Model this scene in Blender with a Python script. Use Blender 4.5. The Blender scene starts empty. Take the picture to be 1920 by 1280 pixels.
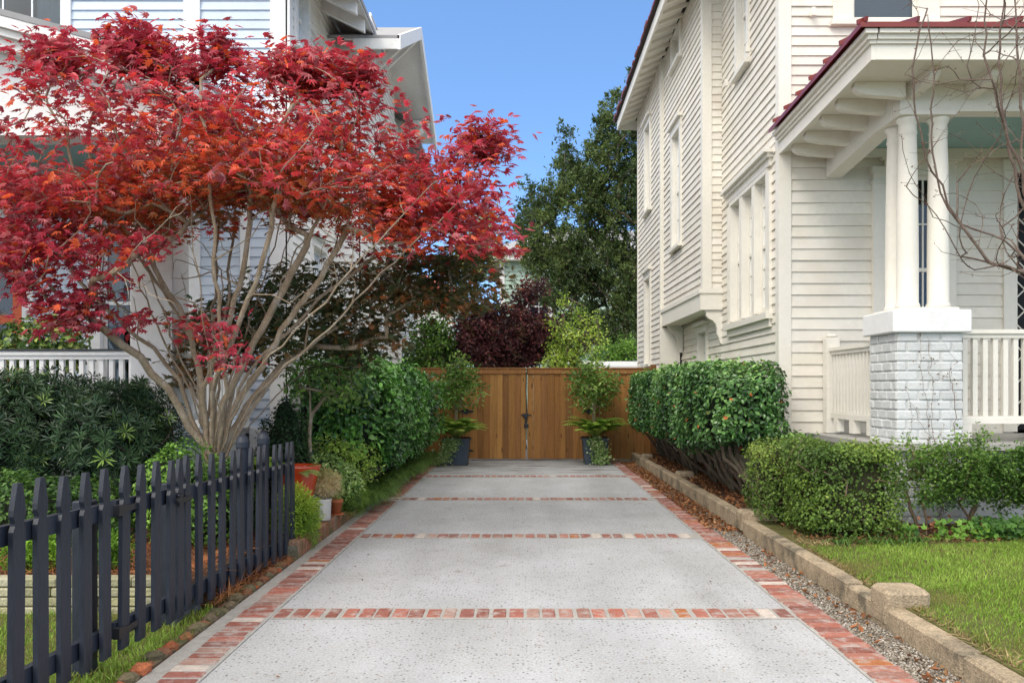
import bpy, math, random
import numpy as np
from mathutils import Vector, Matrix
R = math.radians
random.seed(7)
rng = np.random.default_rng(11)
scene = bpy.context.scene
col = scene.collection

# ---------------------------------------------------------------- camera, sky, sun, exposure
CX, CY, F, H = 979.0, 728.0, 1600.0, 1.45      # principal point / focal length (px of a 1920 wide picture), eye height
cam_d = bpy.data.cameras.new("camera"); cam = bpy.data.objects.new("camera", cam_d); col.objects.link(cam)
cam.location = (0, 0, H); cam.rotation_euler = (R(90), 0, 0)
cam_d.sensor_width = 36; cam_d.lens = F / 1920 * 36
cam_d.shift_x = -(CX - 960) / 1920; cam_d.shift_y = (CY - 640) / 1920
cam_d.clip_end = 3000; cam_d.clip_start = 0.05
scene.camera = cam

SUN_EL, SUN_AZ = R(46), R(216)                  # azimuth measured clockwise from +Y (behind the camera, a little left)
world = bpy.data.worlds.new("World"); scene.world = world; world.use_nodes = True
wn = world.node_tree; bg = wn.nodes["Background"]
sky = wn.nodes.new("ShaderNodeTexSky"); sky.sky_type = 'NISHITA'; sky.sun_disc = False
sky.sun_elevation = SUN_EL; sky.sun_rotation = SUN_AZ
sky.air_density = 1.0; sky.dust_density = 0.6; sky.ozone_density = 2.0; sky.altitude = 0
# lift the lookup a little (deeper blue near the roofs) and add an unseen white bank overhead and behind the viewer for soft light
wtc = wn.nodes.new("ShaderNodeTexCoord")
wsx = wn.nodes.new("ShaderNodeSeparateXYZ"); wn.links.new(wtc.outputs["Generated"], wsx.inputs[0])
wab = wn.nodes.new("ShaderNodeMath"); wab.operation = 'MULTIPLY_ADD'; wab.inputs[1].default_value = 1.7; wab.inputs[2].default_value = 0.10
wn.links.new(wsx.outputs[2], wab.inputs[0])
wcb = wn.nodes.new("ShaderNodeCombineXYZ"); wn.links.new(wsx.outputs[0], wcb.inputs[0]); wn.links.new(wsx.outputs[1], wcb.inputs[1]); wn.links.new(wab.outputs[0], wcb.inputs[2])
wnm = wn.nodes.new("ShaderNodeVectorMath"); wnm.operation = 'NORMALIZE'; wn.links.new(wcb.outputs[0], wnm.inputs[0])
wn.links.new(wnm.outputs[0], sky.inputs[0])
wdt = wn.nodes.new("ShaderNodeVectorMath"); wdt.operation = 'DOT_PRODUCT'; wdt.inputs[1].default_value = (-0.22, -0.26, 0.94); wn.links.new(wtc.outputs["Generated"], wdt.inputs[0])
wnz = wn.nodes.new("ShaderNodeTexNoise"); wnz.inputs["Scale"].default_value = 3.0; wnz.inputs["Detail"].default_value = 5; wn.links.new(wtc.outputs["Generated"], wnz.inputs[0])
wad = wn.nodes.new("ShaderNodeMath"); wad.operation = 'MULTIPLY_ADD'; wad.inputs[1].default_value = 0.4; wn.links.new(wnz.outputs[0], wad.inputs[0]); wn.links.new(wdt.outputs["Value"], wad.inputs[2])
wmr = wn.nodes.new("ShaderNodeMapRange"); wmr.inputs[1].default_value = 0.46; wmr.inputs[2].default_value = 0.66; wn.links.new(wad.outputs[0], wmr.inputs[0])
FILL_WHITE = (10.6, 10.25, 9.8)  # white part of the sky, added out of view to soften the light
SKYTINT = (1.32, 1.60, 1.78)
wtn = wn.nodes.new("ShaderNodeMixRGB"); wtn.blend_type = 'MULTIPLY'; wtn.inputs[0].default_value = 1; wtn.inputs[2].default_value = (*SKYTINT, 1); wn.links.new(sky.outputs[0], wtn.inputs[1])
wmx = wn.nodes.new("ShaderNodeMixRGB"); wn.links.new(wmr.outputs[0], wmx.inputs[0]); wn.links.new(wtn.outputs[0], wmx.inputs[1]); wmx.inputs[2].default_value = (*FILL_WHITE, 1)
wn.links.new(wmx.outputs[0], bg.inputs[0]); bg.inputs[1].default_value = 0.15
sd = bpy.data.lights.new("sun", 'SUN'); sun = bpy.data.objects.new("sun", sd); col.objects.link(sun)
sd.energy = 1.25; sd.angle = R(22); sd.color = (1.0, 0.95, 0.87)
sv = Vector((math.sin(SUN_AZ) * math.cos(SUN_EL), math.cos(SUN_AZ) * math.cos(SUN_EL), math.sin(SUN_EL)))
sun.rotation_euler = sv.to_track_quat('Z', 'Y').to_euler(); sun.location = (0, -5, 20)
vs = scene.view_settings; vs.view_transform = 'Standard'; vs.look = 'None'; vs.gamma = 1.0; vs.exposure = 0.42
vs.use_curve_mapping = False

# ---------------------------------------------------------------- helpers
def P(x, y, Y):
    return np.array(((x - CX) * Y / F, Y, H - (y - CY) * Y / F))
def PX(x, Y): return (x - CX) * Y / F
def PZ(y, Y): return H - (y - CY) * Y / F

ORG = {}
def tag(o, label=None, cat=None, group=None, kind=None):
    if label: o['label'] = label
    if cat: o['category'] = cat
    if group: o['group'] = group
    if kind: o['kind'] = kind
    return o
def thing(name, loc, label, cat, group=None):
    o = bpy.data.objects.new(name, None); col.objects.link(o); o.location = loc
    o.empty_display_size = 0.2
    ORG[o.name] = np.array(loc, float)
    return tag(o, label, cat, group)
def org(o):
    return ORG[o.name] if o is not None else np.zeros(3)

def link_mesh(name, V, faces, mat, parent=None, origin=None, smooth=False, colors=None, fast=None):
    """V world coordinates; faces list (or fast=(loops, starts) arrays)"""
    V = np.asarray(V, float).reshape(-1, 3)
    if parent is not None: og = org(parent)
    elif origin is not None: og = np.array(origin, float)
    else:
        og = np.array(((V[:, 0].min() + V[:, 0].max()) / 2, (V[:, 1].min() + V[:, 1].max()) / 2, V[:, 2].min()))
    me = bpy.data.meshes.new(name)
    if fast is None:
        loops = np.array([i for f in faces for i in f], np.int32)
        cnt = np.array([len(f) for f in faces], np.int32)
    else:
        loops, cnt = fast
    starts = np.concatenate(([0], np.cumsum(cnt)[:-1])).astype(np.int32)
    me.vertices.add(len(V)); me.vertices.foreach_set('co', (V - og).ravel())
    me.loops.add(len(loops)); me.loops.foreach_set('vertex_index', loops.astype(np.int32))
    me.polygons.add(len(cnt)); me.polygons.foreach_set('loop_start', starts)
    try: me.polygons.foreach_set('loop_total', cnt.astype(np.int32))
    except Exception: pass
    if colors is not None:
        a = me.color_attributes.new('Col', 'FLOAT_COLOR', 'POINT')
        c4 = np.ones((len(V), 4), np.float32); c4[:, :3] = colors
        a.data.foreach_set('color', c4.ravel())
    me.update(calc_edges=True); me.validate()
    me.polygons.foreach_set('use_smooth', np.full(len(me.polygons), bool(smooth)))
    me.materials.append(mat)
    o = bpy.data.objects.new(name, me); col.objects.link(o)
    if parent is None: o.location = og
    else: o.parent = parent
    ORG[o.name] = og
    return o

class MB:
    def __init__(s): s.v = []; s.f = []; s.c = []
    def add(s, vs_, fs, c=(1, 1, 1)):
        b = len(s.v); s.v += [tuple(p) for p in vs_]; s.f += [tuple(b + i for i in f) for f in fs]; s.c += [c] * len(vs_)
    def box(s, x0, x1, y0, y1, z0, z1, c=(1, 1, 1), bev=0.0):
        if x0 > x1: x0, x1 = x1, x0
        if y0 > y1: y0, y1 = y1, y0
        if z0 > z1: z0, z1 = z1, z0
        b = min(bev, (x1-x0)*.45, (y1-y0)*.45, (z1-z0)*.45)
        if b <= 0:
            s.add([(x0,y0,z0),(x1,y0,z0),(x1,y1,z0),(x0,y1,z0),(x0,y0,z1),(x1,y0,z1),(x1,y1,z1),(x0,y1,z1)],
                  [(0,3,2,1),(4,5,6,7),(0,1,5,4),(1,2,6,5),(2,3,7,6),(3,0,4,7)], c)
        else:
            V = []
            for (z, i) in ((z0, b), (z0 + b, 0), (z1 - b, 0), (z1, b)):
                a, d, e, g = x0 + i, x1 - i, y0 + i, y1 - i; k = b if i == 0 else b*.6
                V += [(a+k,e,z),(d-k,e,z),(d,e+k,z),(d,g-k,z),(d-k,g,z),(a+k,g,z),(a,g-k,z),(a,e+k,z)]
            Fs = [tuple(range(7, -1, -1)), tuple(range(24, 32))]
            for r in range(3):
                for k in range(8):
                    k2 = (k + 1) % 8; Fs.append((r*8+k, r*8+k2, r*8+8+k2, r*8+8+k))
            s.add(V, Fs, c)
    def hexa(s, q, c=(1, 1, 1)):      # 8 points: bottom 4, top 4
        s.add(q, [(0,3,2,1),(4,5,6,7),(0,1,5,4),(1,2,6,5),(2,3,7,6),(3,0,4,7)], c)
    def bar(s, a, b, w, h, c=(1, 1, 1), up=(0, 0, 1)):   # rectangular bar from a to b
        a = Vector(a); b = Vector(b); d = (b - a).normalized(); u = Vector(up)
        sx = d.cross(u).normalized() * w / 2; uz = sx.cross(d).normalized() * h / 2
        q = [a - sx - uz, a + sx - uz, b + sx - uz, b - sx - uz, a - sx + uz, a + sx + uz, b + sx + uz, b - sx + uz]
        s.hexa(q, c)
    def prism(s, poly, axis, t0, t1, c=(1, 1, 1)):   # poly of 2D pts extruded along axis
        n = len(poly); V = []
        for t in (t0, t1):
            for (a, b) in poly:
                V.append({'x': (t, a, b), 'y': (a, t, b), 'z': (a, b, t)}[axis])
        s.add(V, [tuple(range(n)), tuple(range(2*n-1, n-1, -1))] + [(i, i+n, (i+1) % n + n, (i+1) % n) for i in range(n)], c)
    def lathe(s, cx, cy, prof, n=20, c=(1, 1, 1)):
        V = []
        for (r, z) in prof:
            for k in range(n):
                t = 2*math.pi*k/n; V.append((cx + r*math.cos(t), cy + r*math.sin(t), z))
        Fs = []
        for i in range(len(prof)-1):
            for k in range(n):
                k2 = (k+1) % n; Fs.append((i*n+k, i*n+k2, (i+1)*n+k2, (i+1)*n+k))
        Fs.append(tuple(range(n-1, -1, -1))); Fs.append(tuple(range((len(prof)-1)*n, len(prof)*n)))
        s.add(V, Fs, c)
    def build(s, name, mat, parent=None, smooth=False, origin=None):
        return link_mesh(name, s.v, s.f, mat, parent, origin, smooth, np.array(s.c, np.float32).reshape(-1, 3))

def noise3(p, seed, f=1.0, octv=3):
    g = np.random.default_rng(seed); out = np.zeros(len(p)); a = 1.0
    for o in range(octv):
        for k in range(3):
            d = g.normal(size=3); d /= np.linalg.norm(d)
            out += a * np.sin(p @ d * f * (2.1 ** o) * 2.2 + g.uniform(0, 6.28)) / 2.2
        a *= 0.55
    return out

# ---------------------------------------------------------------- materials
def mat(name, c=None, rough=0.6, var=0.12, scale=6.0, stretch=(1, 1, 1), bump=0.0, bscale=None, attr=False, spec=0.3,
        fine=0.0, trans=0.0, metal=0.0, tint=None, tint_scale=1.5, tint_amt=0.5, coat=0.0):
    m = bpy.data.materials.new(name); m.use_nodes = True; nt = m.node_tree; N = nt.nodes; L = nt.links
    b = N["Principled BSDF"]; b.inputs["Roughness"].default_value = rough
    b.inputs["Specular IOR Level"].default_value = spec; b.inputs["Metallic"].default_value = metal
    if coat: b.inputs["Coat Weight"].default_value = coat
    tc = N.new("ShaderNodeTexCoord"); mp = N.new("ShaderNodeMapping"); mp.inputs["Scale"].default_value = stretch
    L.new(tc.outputs["Object"], mp.inputs[0])
    if attr:
        at = N.new("ShaderNodeAttribute"); at.attribute_name = 'Col'; cur = at.outputs["Color"]
        if c is not None:
            mx = N.new("ShaderNodeMixRGB"); mx.blend_type = 'MULTIPLY'; mx.inputs[0].default_value = 1
            mx.inputs[2].default_value = (*c, 1); L.new(cur, mx.inputs[1]); cur = mx.outputs[0]
    else:
        rg = N.new("ShaderNodeRGB"); rg.outputs[0].default_value = (*c, 1); cur = rg.outputs[0]
    if tint is not None:
        nz = N.new("ShaderNodeTexNoise"); nz.inputs["Scale"].default_value = tint_scale; nz.inputs["Detail"].default_value = 8
        nz.inputs["Roughness"].default_value = 0.65
        L.new(mp.outputs[0], nz.inputs[0])
        rp = N.new("ShaderNodeValToRGB"); rp.color_ramp.elements[0].position = 0.48; rp.color_ramp.elements[1].position = 0.66
        rp.color_ramp.elements[0].color = (0, 0, 0, 1); rp.color_ramp.elements[1].color = (tint_amt,) * 3 + (1,)
        L.new(nz.outputs[0], rp.inputs[0])
        mx = N.new("ShaderNodeMixRGB"); L.new(rp.outputs[0], mx.inputs[0]); L.new(cur, mx.inputs[1])
        mx.inputs[2].default_value = (*tint, 1); cur = mx.outputs[0]
    if var > 0:
        nz = N.new("ShaderNodeTexNoise"); nz.inputs["Scale"].default_value = scale; nz.inputs["Detail"].default_value = 6
        nz.inputs["Roughness"].default_value = 0.6
        L.new(mp.outputs[0], nz.inputs[0])
        mr = N.new("ShaderNodeMapRange"); mr.inputs[1].default_value = 0.25; mr.inputs[2].default_value = 0.75
        mr.inputs[3].default_value = 1 - var; mr.inputs[4].default_value = 1 + var * 0.6
        L.new(nz.outputs[0], mr.inputs[0])
        hs = N.new("ShaderNodeMixRGB"); hs.blend_type = 'MULTIPLY'; hs.inputs[0].default_value = 1
        L.new(cur, hs.inputs[1]); L.new(mr.outputs[0], hs.inputs[2]); cur = hs.outputs[0]
    if fine > 0:
        nz = N.new("ShaderNodeTexNoise"); nz.inputs["Scale"].default_value = scale * 9; nz.inputs["Detail"].default_value = 3
        L.new(mp.outputs[0], nz.inputs[0])
        mr = N.new("ShaderNodeMapRange"); mr.inputs[1].default_value = 0.3; mr.inputs[2].default_value = 0.7
        mr.inputs[3].default_value = 1 - fine; mr.inputs[4].default_value = 1 + fine * 0.5
        L.new(nz.outputs[0], mr.inputs[0])
        hs = N.new("ShaderNodeMixRGB"); hs.blend_type = 'MULTIPLY'; hs.inputs[0].default_value = 1
        L.new(cur, hs.inputs[1]); L.new(mr.outputs[0], hs.inputs[2]); cur = hs.outputs[0]
    L.new(cur, b.inputs["Base Color"])
    if bump > 0:
        nz = N.new("ShaderNodeTexNoise"); nz.inputs["Scale"].default_value = bscale or scale * 3; nz.inputs["Detail"].default_value = 6
        L.new(mp.outputs[0], nz.inputs[0])
        bp = N.new("ShaderNodeBump"); bp.inputs["Strength"].default_value = bump; bp.inputs["Distance"].default_value = 0.02
        L.new(nz.outputs[0], bp.inputs["Height"]); L.new(bp.outputs[0], b.inputs["Normal"])
    if trans > 0:
        out = N["Material Output"]; tr = N.new("ShaderNodeBsdfTranslucent"); ms = N.new("ShaderNodeMixShader")
        ms.inputs[0].default_value = trans; L.new(cur, tr.inputs[0]); L.new(b.outputs[0], ms.inputs[1]); L.new(tr.outputs[0], ms.inputs[2])
        L.new(ms.outputs[0], out.inputs[0])
    return m

M = {}
M['cream'] = mat('cream_paint', (0.80, 0.765, 0.69), 0.5, 0.07, 1.6, attr=True, fine=0.05, bump=0.12, bscale=30, tint=(0.64, 0.56, 0.45), tint_scale=1.8, tint_amt=0.40)
M['cream_trim'] = mat('cream_trim', (0.80, 0.765, 0.69), 0.45, 0.05, 2.0, attr=True, fine=0.03, bump=0.08, bscale=30, tint=(0.72, 0.66, 0.56), tint_scale=3, tint_amt=0.15)
M['blue'] = mat('pale_blue_paint', (0.60, 0.68, 0.80), 0.5, 0.06, 1.6, attr=True, fine=0.04, bump=0.1, bscale=30)
M['white'] = mat('white_trim', (0.82, 0.82, 0.82), 0.45, 0.06, 2.0, attr=True, fine=0.04, bump=0.08, bscale=30, tint=(0.64, 0.60, 0.55), tint_scale=3, tint_amt=0.2)
M['teal'] = mat('teal_ceiling', (0.30, 0.46, 0.45), 0.5, 0.06, 2.0, stretch=(1, 8, 1))
M['wbrick'] = mat('painted_brick', (0.66, 0.675, 0.675), 0.6, 0.12, 5.0, attr=True, fine=0.08, bump=0.3, bscale=35, tint=(0.58, 0.56, 0.52), tint_scale=6, tint_amt=0.3)
M['redroof'] = mat('red_metal', (0.20, 0.022, 0.018), 0.35, 0.2, 4.0, spec=0.5)
M['shingle'] = mat('dark_shingle', (0.05, 0.035, 0.032), 0.85, 0.4, 10.0, bump=0.6)
M['greyroof'] = mat('grey_roof', (0.30, 0.30, 0.31), 0.6, 0.2, 5.0)
M['dark'] = mat('dark_interior', (0.02, 0.022, 0.025), 0.8, 0.3, 2.0)
M['curtain'] = mat('curtain', (0.55, 0.56, 0.56), 0.8, 0.2, 3.0, stretch=(12, 12, 1))
M['blind'] = mat('window_blind', (0.42, 0.48, 0.55), 0.6, 0.12, 3.0, stretch=(1, 1, 14))
M['navy'] = mat('navy_paint', (0.017, 0.023, 0.038), 0.5, 0.3, 6.0, stretch=(1, 1, .3), fine=0.15, bump=0.25, bscale=40, spec=0.45, tint=(0.05, 0.055, 0.065), tint_scale=5, tint_amt=0.25)
M['iron'] = mat('black_iron', (0.012, 0.013, 0.016), 0.45, 0.2, 8.0, spec=0.5)
M['planter'] = mat('blue_grey_planter', (0.055, 0.075, 0.105), 0.5, 0.25, 5.0, bump=0.2, tint=(0.12, 0.14, 0.17), tint_scale=4, tint_amt=0.3)
M['terracotta'] = mat('terracotta', (0.42, 0.13, 0.05), 0.6, 0.2, 8.0)
M['redglaze'] = mat('red_glaze', (0.50, 0.055, 0.015), 0.2, 0.3, 5.0, spec=0.6, coat=0.4)
M['whitepot'] = mat('white_pot', (0.55, 0.54, 0.50), 0.5, 0.15, 9.0, tint=(0.30, 0.26, 0.2), tint_scale=5, tint_amt=0.4)
M['orange'] = mat('orange_paint', (0.62, 0.12, 0.045), 0.45, 0.1, 4.0)
M['soil'] = mat('bed_soil', (0.075, 0.045, 0.03), 0.95, 0.5, 12.0, bump=1.0, bscale=40, tint=(0.15, 0.07, 0.04), tint_scale=10, tint_amt=0.7)
M['earth'] = mat('ground_earth', (0.11, 0.10, 0.06), 0.95, 0.4, 3.0, bump=0.5, tint=(0.05, 0.09, 0.025), tint_scale=1.2, tint_amt=0.8)
M['lawn'] = mat('lawn_soil', (0.11, 0.115, 0.03), 0.95, 0.45, 9.0, bump=0.8, bscale=60, tint=(0.15, 0.12, 0.05), tint_scale=2, tint_amt=0.5)
M['kerb'] = mat('old_concrete', (0.46, 0.365, 0.25), 0.85, 0.3, 7.0, attr=True, fine=0.35, bump=0.8, bscale=90, tint=(0.125, 0.11, 0.08), tint_scale=3.4, tint_amt=0.85, stretch=(1, 1, 1))
M['stone'] = mat('stone_block', (0.42, 0.40, 0.27), 0.85, 0.25, 9.0, attr=True, fine=0.2, bump=0.5, bscale=50, tint=(0.24, 0.26, 0.12), tint_scale=4, tint_amt=0.5)
M['brick'] = mat('paving_brick', None, 0.75, 0.22, 22.0, attr=True, fine=0.2, bump=0.6, bscale=80, tint=(0.46, 0.41, 0.38), tint_scale=12, tint_amt=0.8, spec=0.2)
M['oldbrick'] = mat('garden_brick', None, 0.85, 0.3, 18.0, attr=True, fine=0.3, bump=0.8, bscale=70, tint=(0.11, 0.12, 0.05), tint_scale=7, tint_amt=0.8, spec=0.15)
M['mortar'] = mat('mortar', (0.40, 0.385, 0.36), 0.9, 0.2, 14.0, fine=0.2, bump=0.6, bscale=80)
M['gravelbed'] = mat('gravel_bed', (0.24, 0.215, 0.18), 0.95, 0.4, 40.0, bump=1.0, bscale=90)
M['pebble'] = mat('pebbles', None, 0.8, 0.15, 30.0, attr=True, spec=0.25)
M['litter'] = mat('leaf_litter', None, 0.7, 0.2, 30.0, attr=True)
M['grass'] = mat('grass_blades', None, 0.55, 0.0, attr=True, trans=0.35)
M['leaf'] = mat('leaf', None, 0.42, 0.0, attr=True, trans=0.28, spec=0.35)
M['gloss'] = mat('glossy_leaf', None, 0.27, 0.0, attr=True, trans=0.12, spec=0.5)
M['maple'] = mat('maple_leaf', None, 0.38, 0.0, attr=True, trans=0.38, spec=0.5)
M['wood'] = None
M['bark'] = mat('pale_bark', (0.36, 0.28, 0.19), 0.85, 0.35, 12.0, attr=True, stretch=(1, 1, .4), fine=0.3, bump=0.7, bscale=50, tint=(0.48, 0.44, 0.36), tint_scale=9, tint_amt=0.7)
M['darkbark'] = mat('dark_bark', (0.13, 0.10, 0.075), 0.85, 0.35, 12.0, attr=True, stretch=(1, 1, .4), fine=0.3, bump=0.7, bscale=50, tint=(0.20, 0.20, 0.13), tint_scale=9, tint_amt=0.5)
M['twig'] = mat('bare_twig', (0.15, 0.105, 0.085), 0.8, 0.3, 14.0, attr=True, fine=0.2, bump=0.4, tint=(0.26, 0.23, 0.18), tint_scale=9, tint_amt=0.5)

def glass_mat():
    m = bpy.data.materials.new('window_glass'); m.use_nodes = True; nt = m.node_tree; N = nt.nodes; L = nt.links
    b = N["Principled BSDF"]; out = N["Material Output"]
    gl = N.new("ShaderNodeBsdfGlossy"); gl.inputs["Roughness"].default_value = 0.04; gl.inputs[0].default_value = (.9, .95, 1, 1)
    tr = N.new("ShaderNodeBsdfTransparent"); tr.inputs[0].default_value = (0.62, 0.68, 0.72, 1)
    fr = N.new("ShaderNodeFresnel"); fr.inputs[0].default_value = 1.45
    nz = N.new("ShaderNodeTexNoise"); nz.inputs["Scale"].default_value = 1.5
    bp = N.new("ShaderNodeBump"); bp.inputs["Strength"].default_value = 0.05; L.new(nz.outputs[0], bp.inputs["Height"]); L.new(bp.outputs[0], gl.inputs["Normal"])
    ms = N.new("ShaderNodeMixShader"); L.new(fr.outputs[0], ms.inputs[0]); L.new(tr.outputs[0], ms.inputs[1]); L.new(gl.outputs[0], ms.inputs[2])
    L.new(ms.outputs[0], out.inputs[0]); N.remove(b); return m
M['glass'] = glass_mat()

def wood_mat():
    m = mat('stained_wood', None, 0.55, 0.30, 3.0, stretch=(9, 9, 0.6), attr=True, fine=0.22, bump=0.35, bscale=12, spec=0.3)
    nt = m.node_tree; N = nt.nodes; L = nt.links; b = N["Principled BSDF"]
    cur = b.inputs["Base Color"].links[0].from_socket
    tc = N.new("ShaderNodeTexCoord"); mp = N.new("ShaderNodeMapping"); mp.inputs["Scale"].default_value = (7, 7, 2.2)
    L.new(tc.outputs["Object"], mp.inputs[0])
    vo = N.new("ShaderNodeTexVoronoi"); vo.inputs["Scale"].default_value = 1.0; L.new(mp.outputs[0], vo.inputs[0])
    rp = N.new("ShaderNodeValToRGB"); rp.color_ramp.elements[0].position = 0.06; rp.color_ramp.elements[0].color = (.35, .3, .28, 1)
    rp.color_ramp.elements[1].position = 0.16; rp.color_ramp.elements[1].color = (1, 1, 1, 1)
    L.new(vo.outputs["Distance"], rp.inputs[0])
    mx = N.new("ShaderNodeMixRGB"); mx.blend_type = 'MULTIPLY'; mx.inputs[0].default_value = 1
    L.new(cur, mx.inputs[1]); L.new(rp.outputs[0], mx.inputs[2])
    for l in list(b.inputs["Base Color"].links): L.remove(l)
    L.new(mx.outputs[0], b.inputs["Base Color"]); return m
M['wood'] = wood_mat()

def concrete_mat():
    m = bpy.data.materials.new('exposed_aggregate'); m.use_nodes = True; nt = m.node_tree; N = nt.nodes; L = nt.links
    b = N["Principled BSDF"]; b.inputs["Roughness"].default_value = 0.85; b.inputs["Specular IOR Level"].default_value = 0.2
    tc = N.new("ShaderNodeTexCoord")
    n1 = N.new("ShaderNodeTexNoise"); n1.inputs["Scale"].default_value = 1.1; n1.inputs["Detail"].default_value = 7; n1.inputs["Roughness"].default_value = .6
    L.new(tc.outputs["Object"], n1.inputs[0])
    r1 = N.new("ShaderNodeValToRGB"); r1.color_ramp.elements[0].position = .3; r1.color_ramp.elements[0].color = (.365, .37, .37, 1)
    r1.color_ramp.elements[1].position = .72; r1.color_ramp.elements[1].color = (.465, .475, .50, 1); L.new(n1.outputs[0], r1.inputs[0])
    n2 = N.new("ShaderNodeTexNoise"); n2.inputs["Scale"].default_value = 70; n2.inputs["Detail"].default_value = 4
    L.new(tc.outputs["Object"], n2.inputs[0])
    m2 = N.new("ShaderNodeMapRange"); m2.inputs[1].default_value = .3; m2.inputs[2].default_value = .7; m2.inputs[3].default_value = .78; m2.inputs[4].default_value = 1.14
    L.new(n2.outputs[0], m2.inputs[0])
    x1 = N.new("ShaderNodeMixRGB"); x1.blend_type = 'MULTIPLY'; x1.inputs[0].default_value = 1; L.new(r1.outputs[0], x1.inputs[1]); L.new(m2.outputs[0], x1.inputs[2])
    cur = x1.outputs[0]
    for (sc, th, cc, gate) in ((42, .30, (.12, .105, .09, 1), .30), (85, .26, (.22, .20, .17, 1), .35), (30, .2, (.33, .26, .2, 1), .25)):
        vo = N.new("ShaderNodeTexVoronoi"); vo.inputs["Scale"].default_value = sc; vo.inputs["Randomness"].default_value = 1
        L.new(tc.outputs["Object"], vo.inputs[0])
        lt = N.new("ShaderNodeMath"); lt.operation = 'LESS_THAN'; lt.inputs[1].default_value = th; L.new(vo.outputs["Distance"], lt.inputs[0])
        sp = N.new("ShaderNodeSeparateColor"); L.new(vo.outputs["Color"], sp.inputs[0])
        lt2 = N.new("ShaderNodeMath"); lt2.operation = 'LESS_THAN'; lt2.inputs[1].default_value = gate; L.new(sp.outputs[0], lt2.inputs[0])
        mu = N.new("ShaderNodeMath"); mu.operation = 'MULTIPLY'; L.new(lt.outputs[0], mu.inputs[0]); L.new(lt2.outputs[0], mu.inputs[1])
        m3 = N.new("ShaderNodeMath"); m3.operation = 'MULTIPLY'; m3.inputs[1].default_value = .75; L.new(mu.outputs[0], m3.inputs[0])
        x = N.new("ShaderNodeMixRGB"); L.new(m3.outputs[0], x.inputs[0]); L.new(cur, x.inputs[1]); x.inputs[2].default_value = cc; cur = x.outputs[0]
    # damp stains at the far end
    sx = N.new("ShaderNodeSeparateXYZ"); L.new(tc.outputs["Object"], sx.inputs[0])
    mp = N.new("ShaderNodeMapping"); mp.inputs["Scale"].default_value = (1.0, 3.2, 1); L.new(tc.outputs["Object"], mp.inputs[0])
    n4 = N.new("ShaderNodeTexNoise"); n4.inputs["Scale"].default_value = 1.2; n4.inputs["Detail"].default_value = 5; L.new(mp.outputs[0], n4.inputs[0])
    r4 = N.new("ShaderNodeValToRGB"); r4.color_ramp.elements[0].position = .52; r4.color_ramp.elements[0].color = (0, 0, 0, 1); r4.color_ramp.elements[1].position = .58
    L.new(n4.outputs[0], r4.inputs[0])
    gt = N.new("ShaderNodeMapRange"); gt.inputs[1].default_value = 13.6; gt.inputs[2].default_value = 15.0; gt.inputs[3].default_value = 0; gt.inputs[4].default_value = .55
    L.new(sx.outputs[1], gt.inputs[0])
    mu = N.new("ShaderNodeMath"); mu.operation = 'MULTIPLY'; L.new(r4.outputs[0], mu.inputs[0]); L.new(gt.outputs[0], mu.inputs[1])
    x = N.new("ShaderNodeMixRGB"); L.new(mu.outputs[0], x.inputs[0]); L.new(cur, x.inputs[1]); x.inputs[2].default_value = (.13, .12, .105, 1); cur = x.outputs[0]
    # faint worn wheel lanes and scattered stains
    mp5 = N.new("ShaderNodeMapping"); mp5.inputs["Scale"].default_value = (1.6, .22, 1); L.new(tc.outputs["Object"], mp5.inputs[0])
    n5 = N.new("ShaderNodeTexNoise"); n5.inputs["Scale"].default_value = 1.3; n5.inputs["Detail"].default_value = 6; L.new(mp5.outputs[0], n5.inputs[0])
    m5 = N.new("ShaderNodeMapRange"); m5.inputs[1].default_value = .35; m5.inputs[2].default_value = .65; m5.inputs[3].default_value = .88; m5.inputs[4].default_value = 1.05; L.new(n5.outputs[0], m5.inputs[0])
    n6 = N.new("ShaderNodeTexNoise"); n6.inputs["Scale"].default_value = 4.5; n6.inputs["Detail"].default_value = 4; L.new(tc.outputs["Object"], n6.inputs[0])
    r6 = N.new("ShaderNodeValToRGB"); r6.color_ramp.elements[0].position = .66; r6.color_ramp.elements[0].color = (1, 1, 1, 1); r6.color_ramp.elements[1].position = .76; r6.color_ramp.elements[1].color = (.72, .68, .62, 1); L.new(n6.outputs[0], r6.inputs[0])
    x = N.new("ShaderNodeMixRGB"); x.blend_type = 'MULTIPLY'; x.inputs[0].default_value = 1; L.new(cur, x.inputs[1]); L.new(m5.outputs[0], x.inputs[2]); cur = x.outputs[0]
    x = N.new("ShaderNodeMixRGB"); x.blend_type = 'MULTIPLY'; x.inputs[0].default_value = 1; L.new(cur, x.inputs[1]); L.new(r6.outputs[0], x.inputs[2]); cur = x.outputs[0]
    L.new(cur, b.inputs["Base Color"])
    bp = N.new("ShaderNodeBump"); bp.inputs["Strength"].default_value = .35; bp.inputs["Distance"].default_value = .01
    L.new(n2.outputs[0], bp.inputs["Height"]); L.new(bp.outputs[0], b.inputs["Normal"])
    return m
M['concrete'] = concrete_mat()

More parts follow.
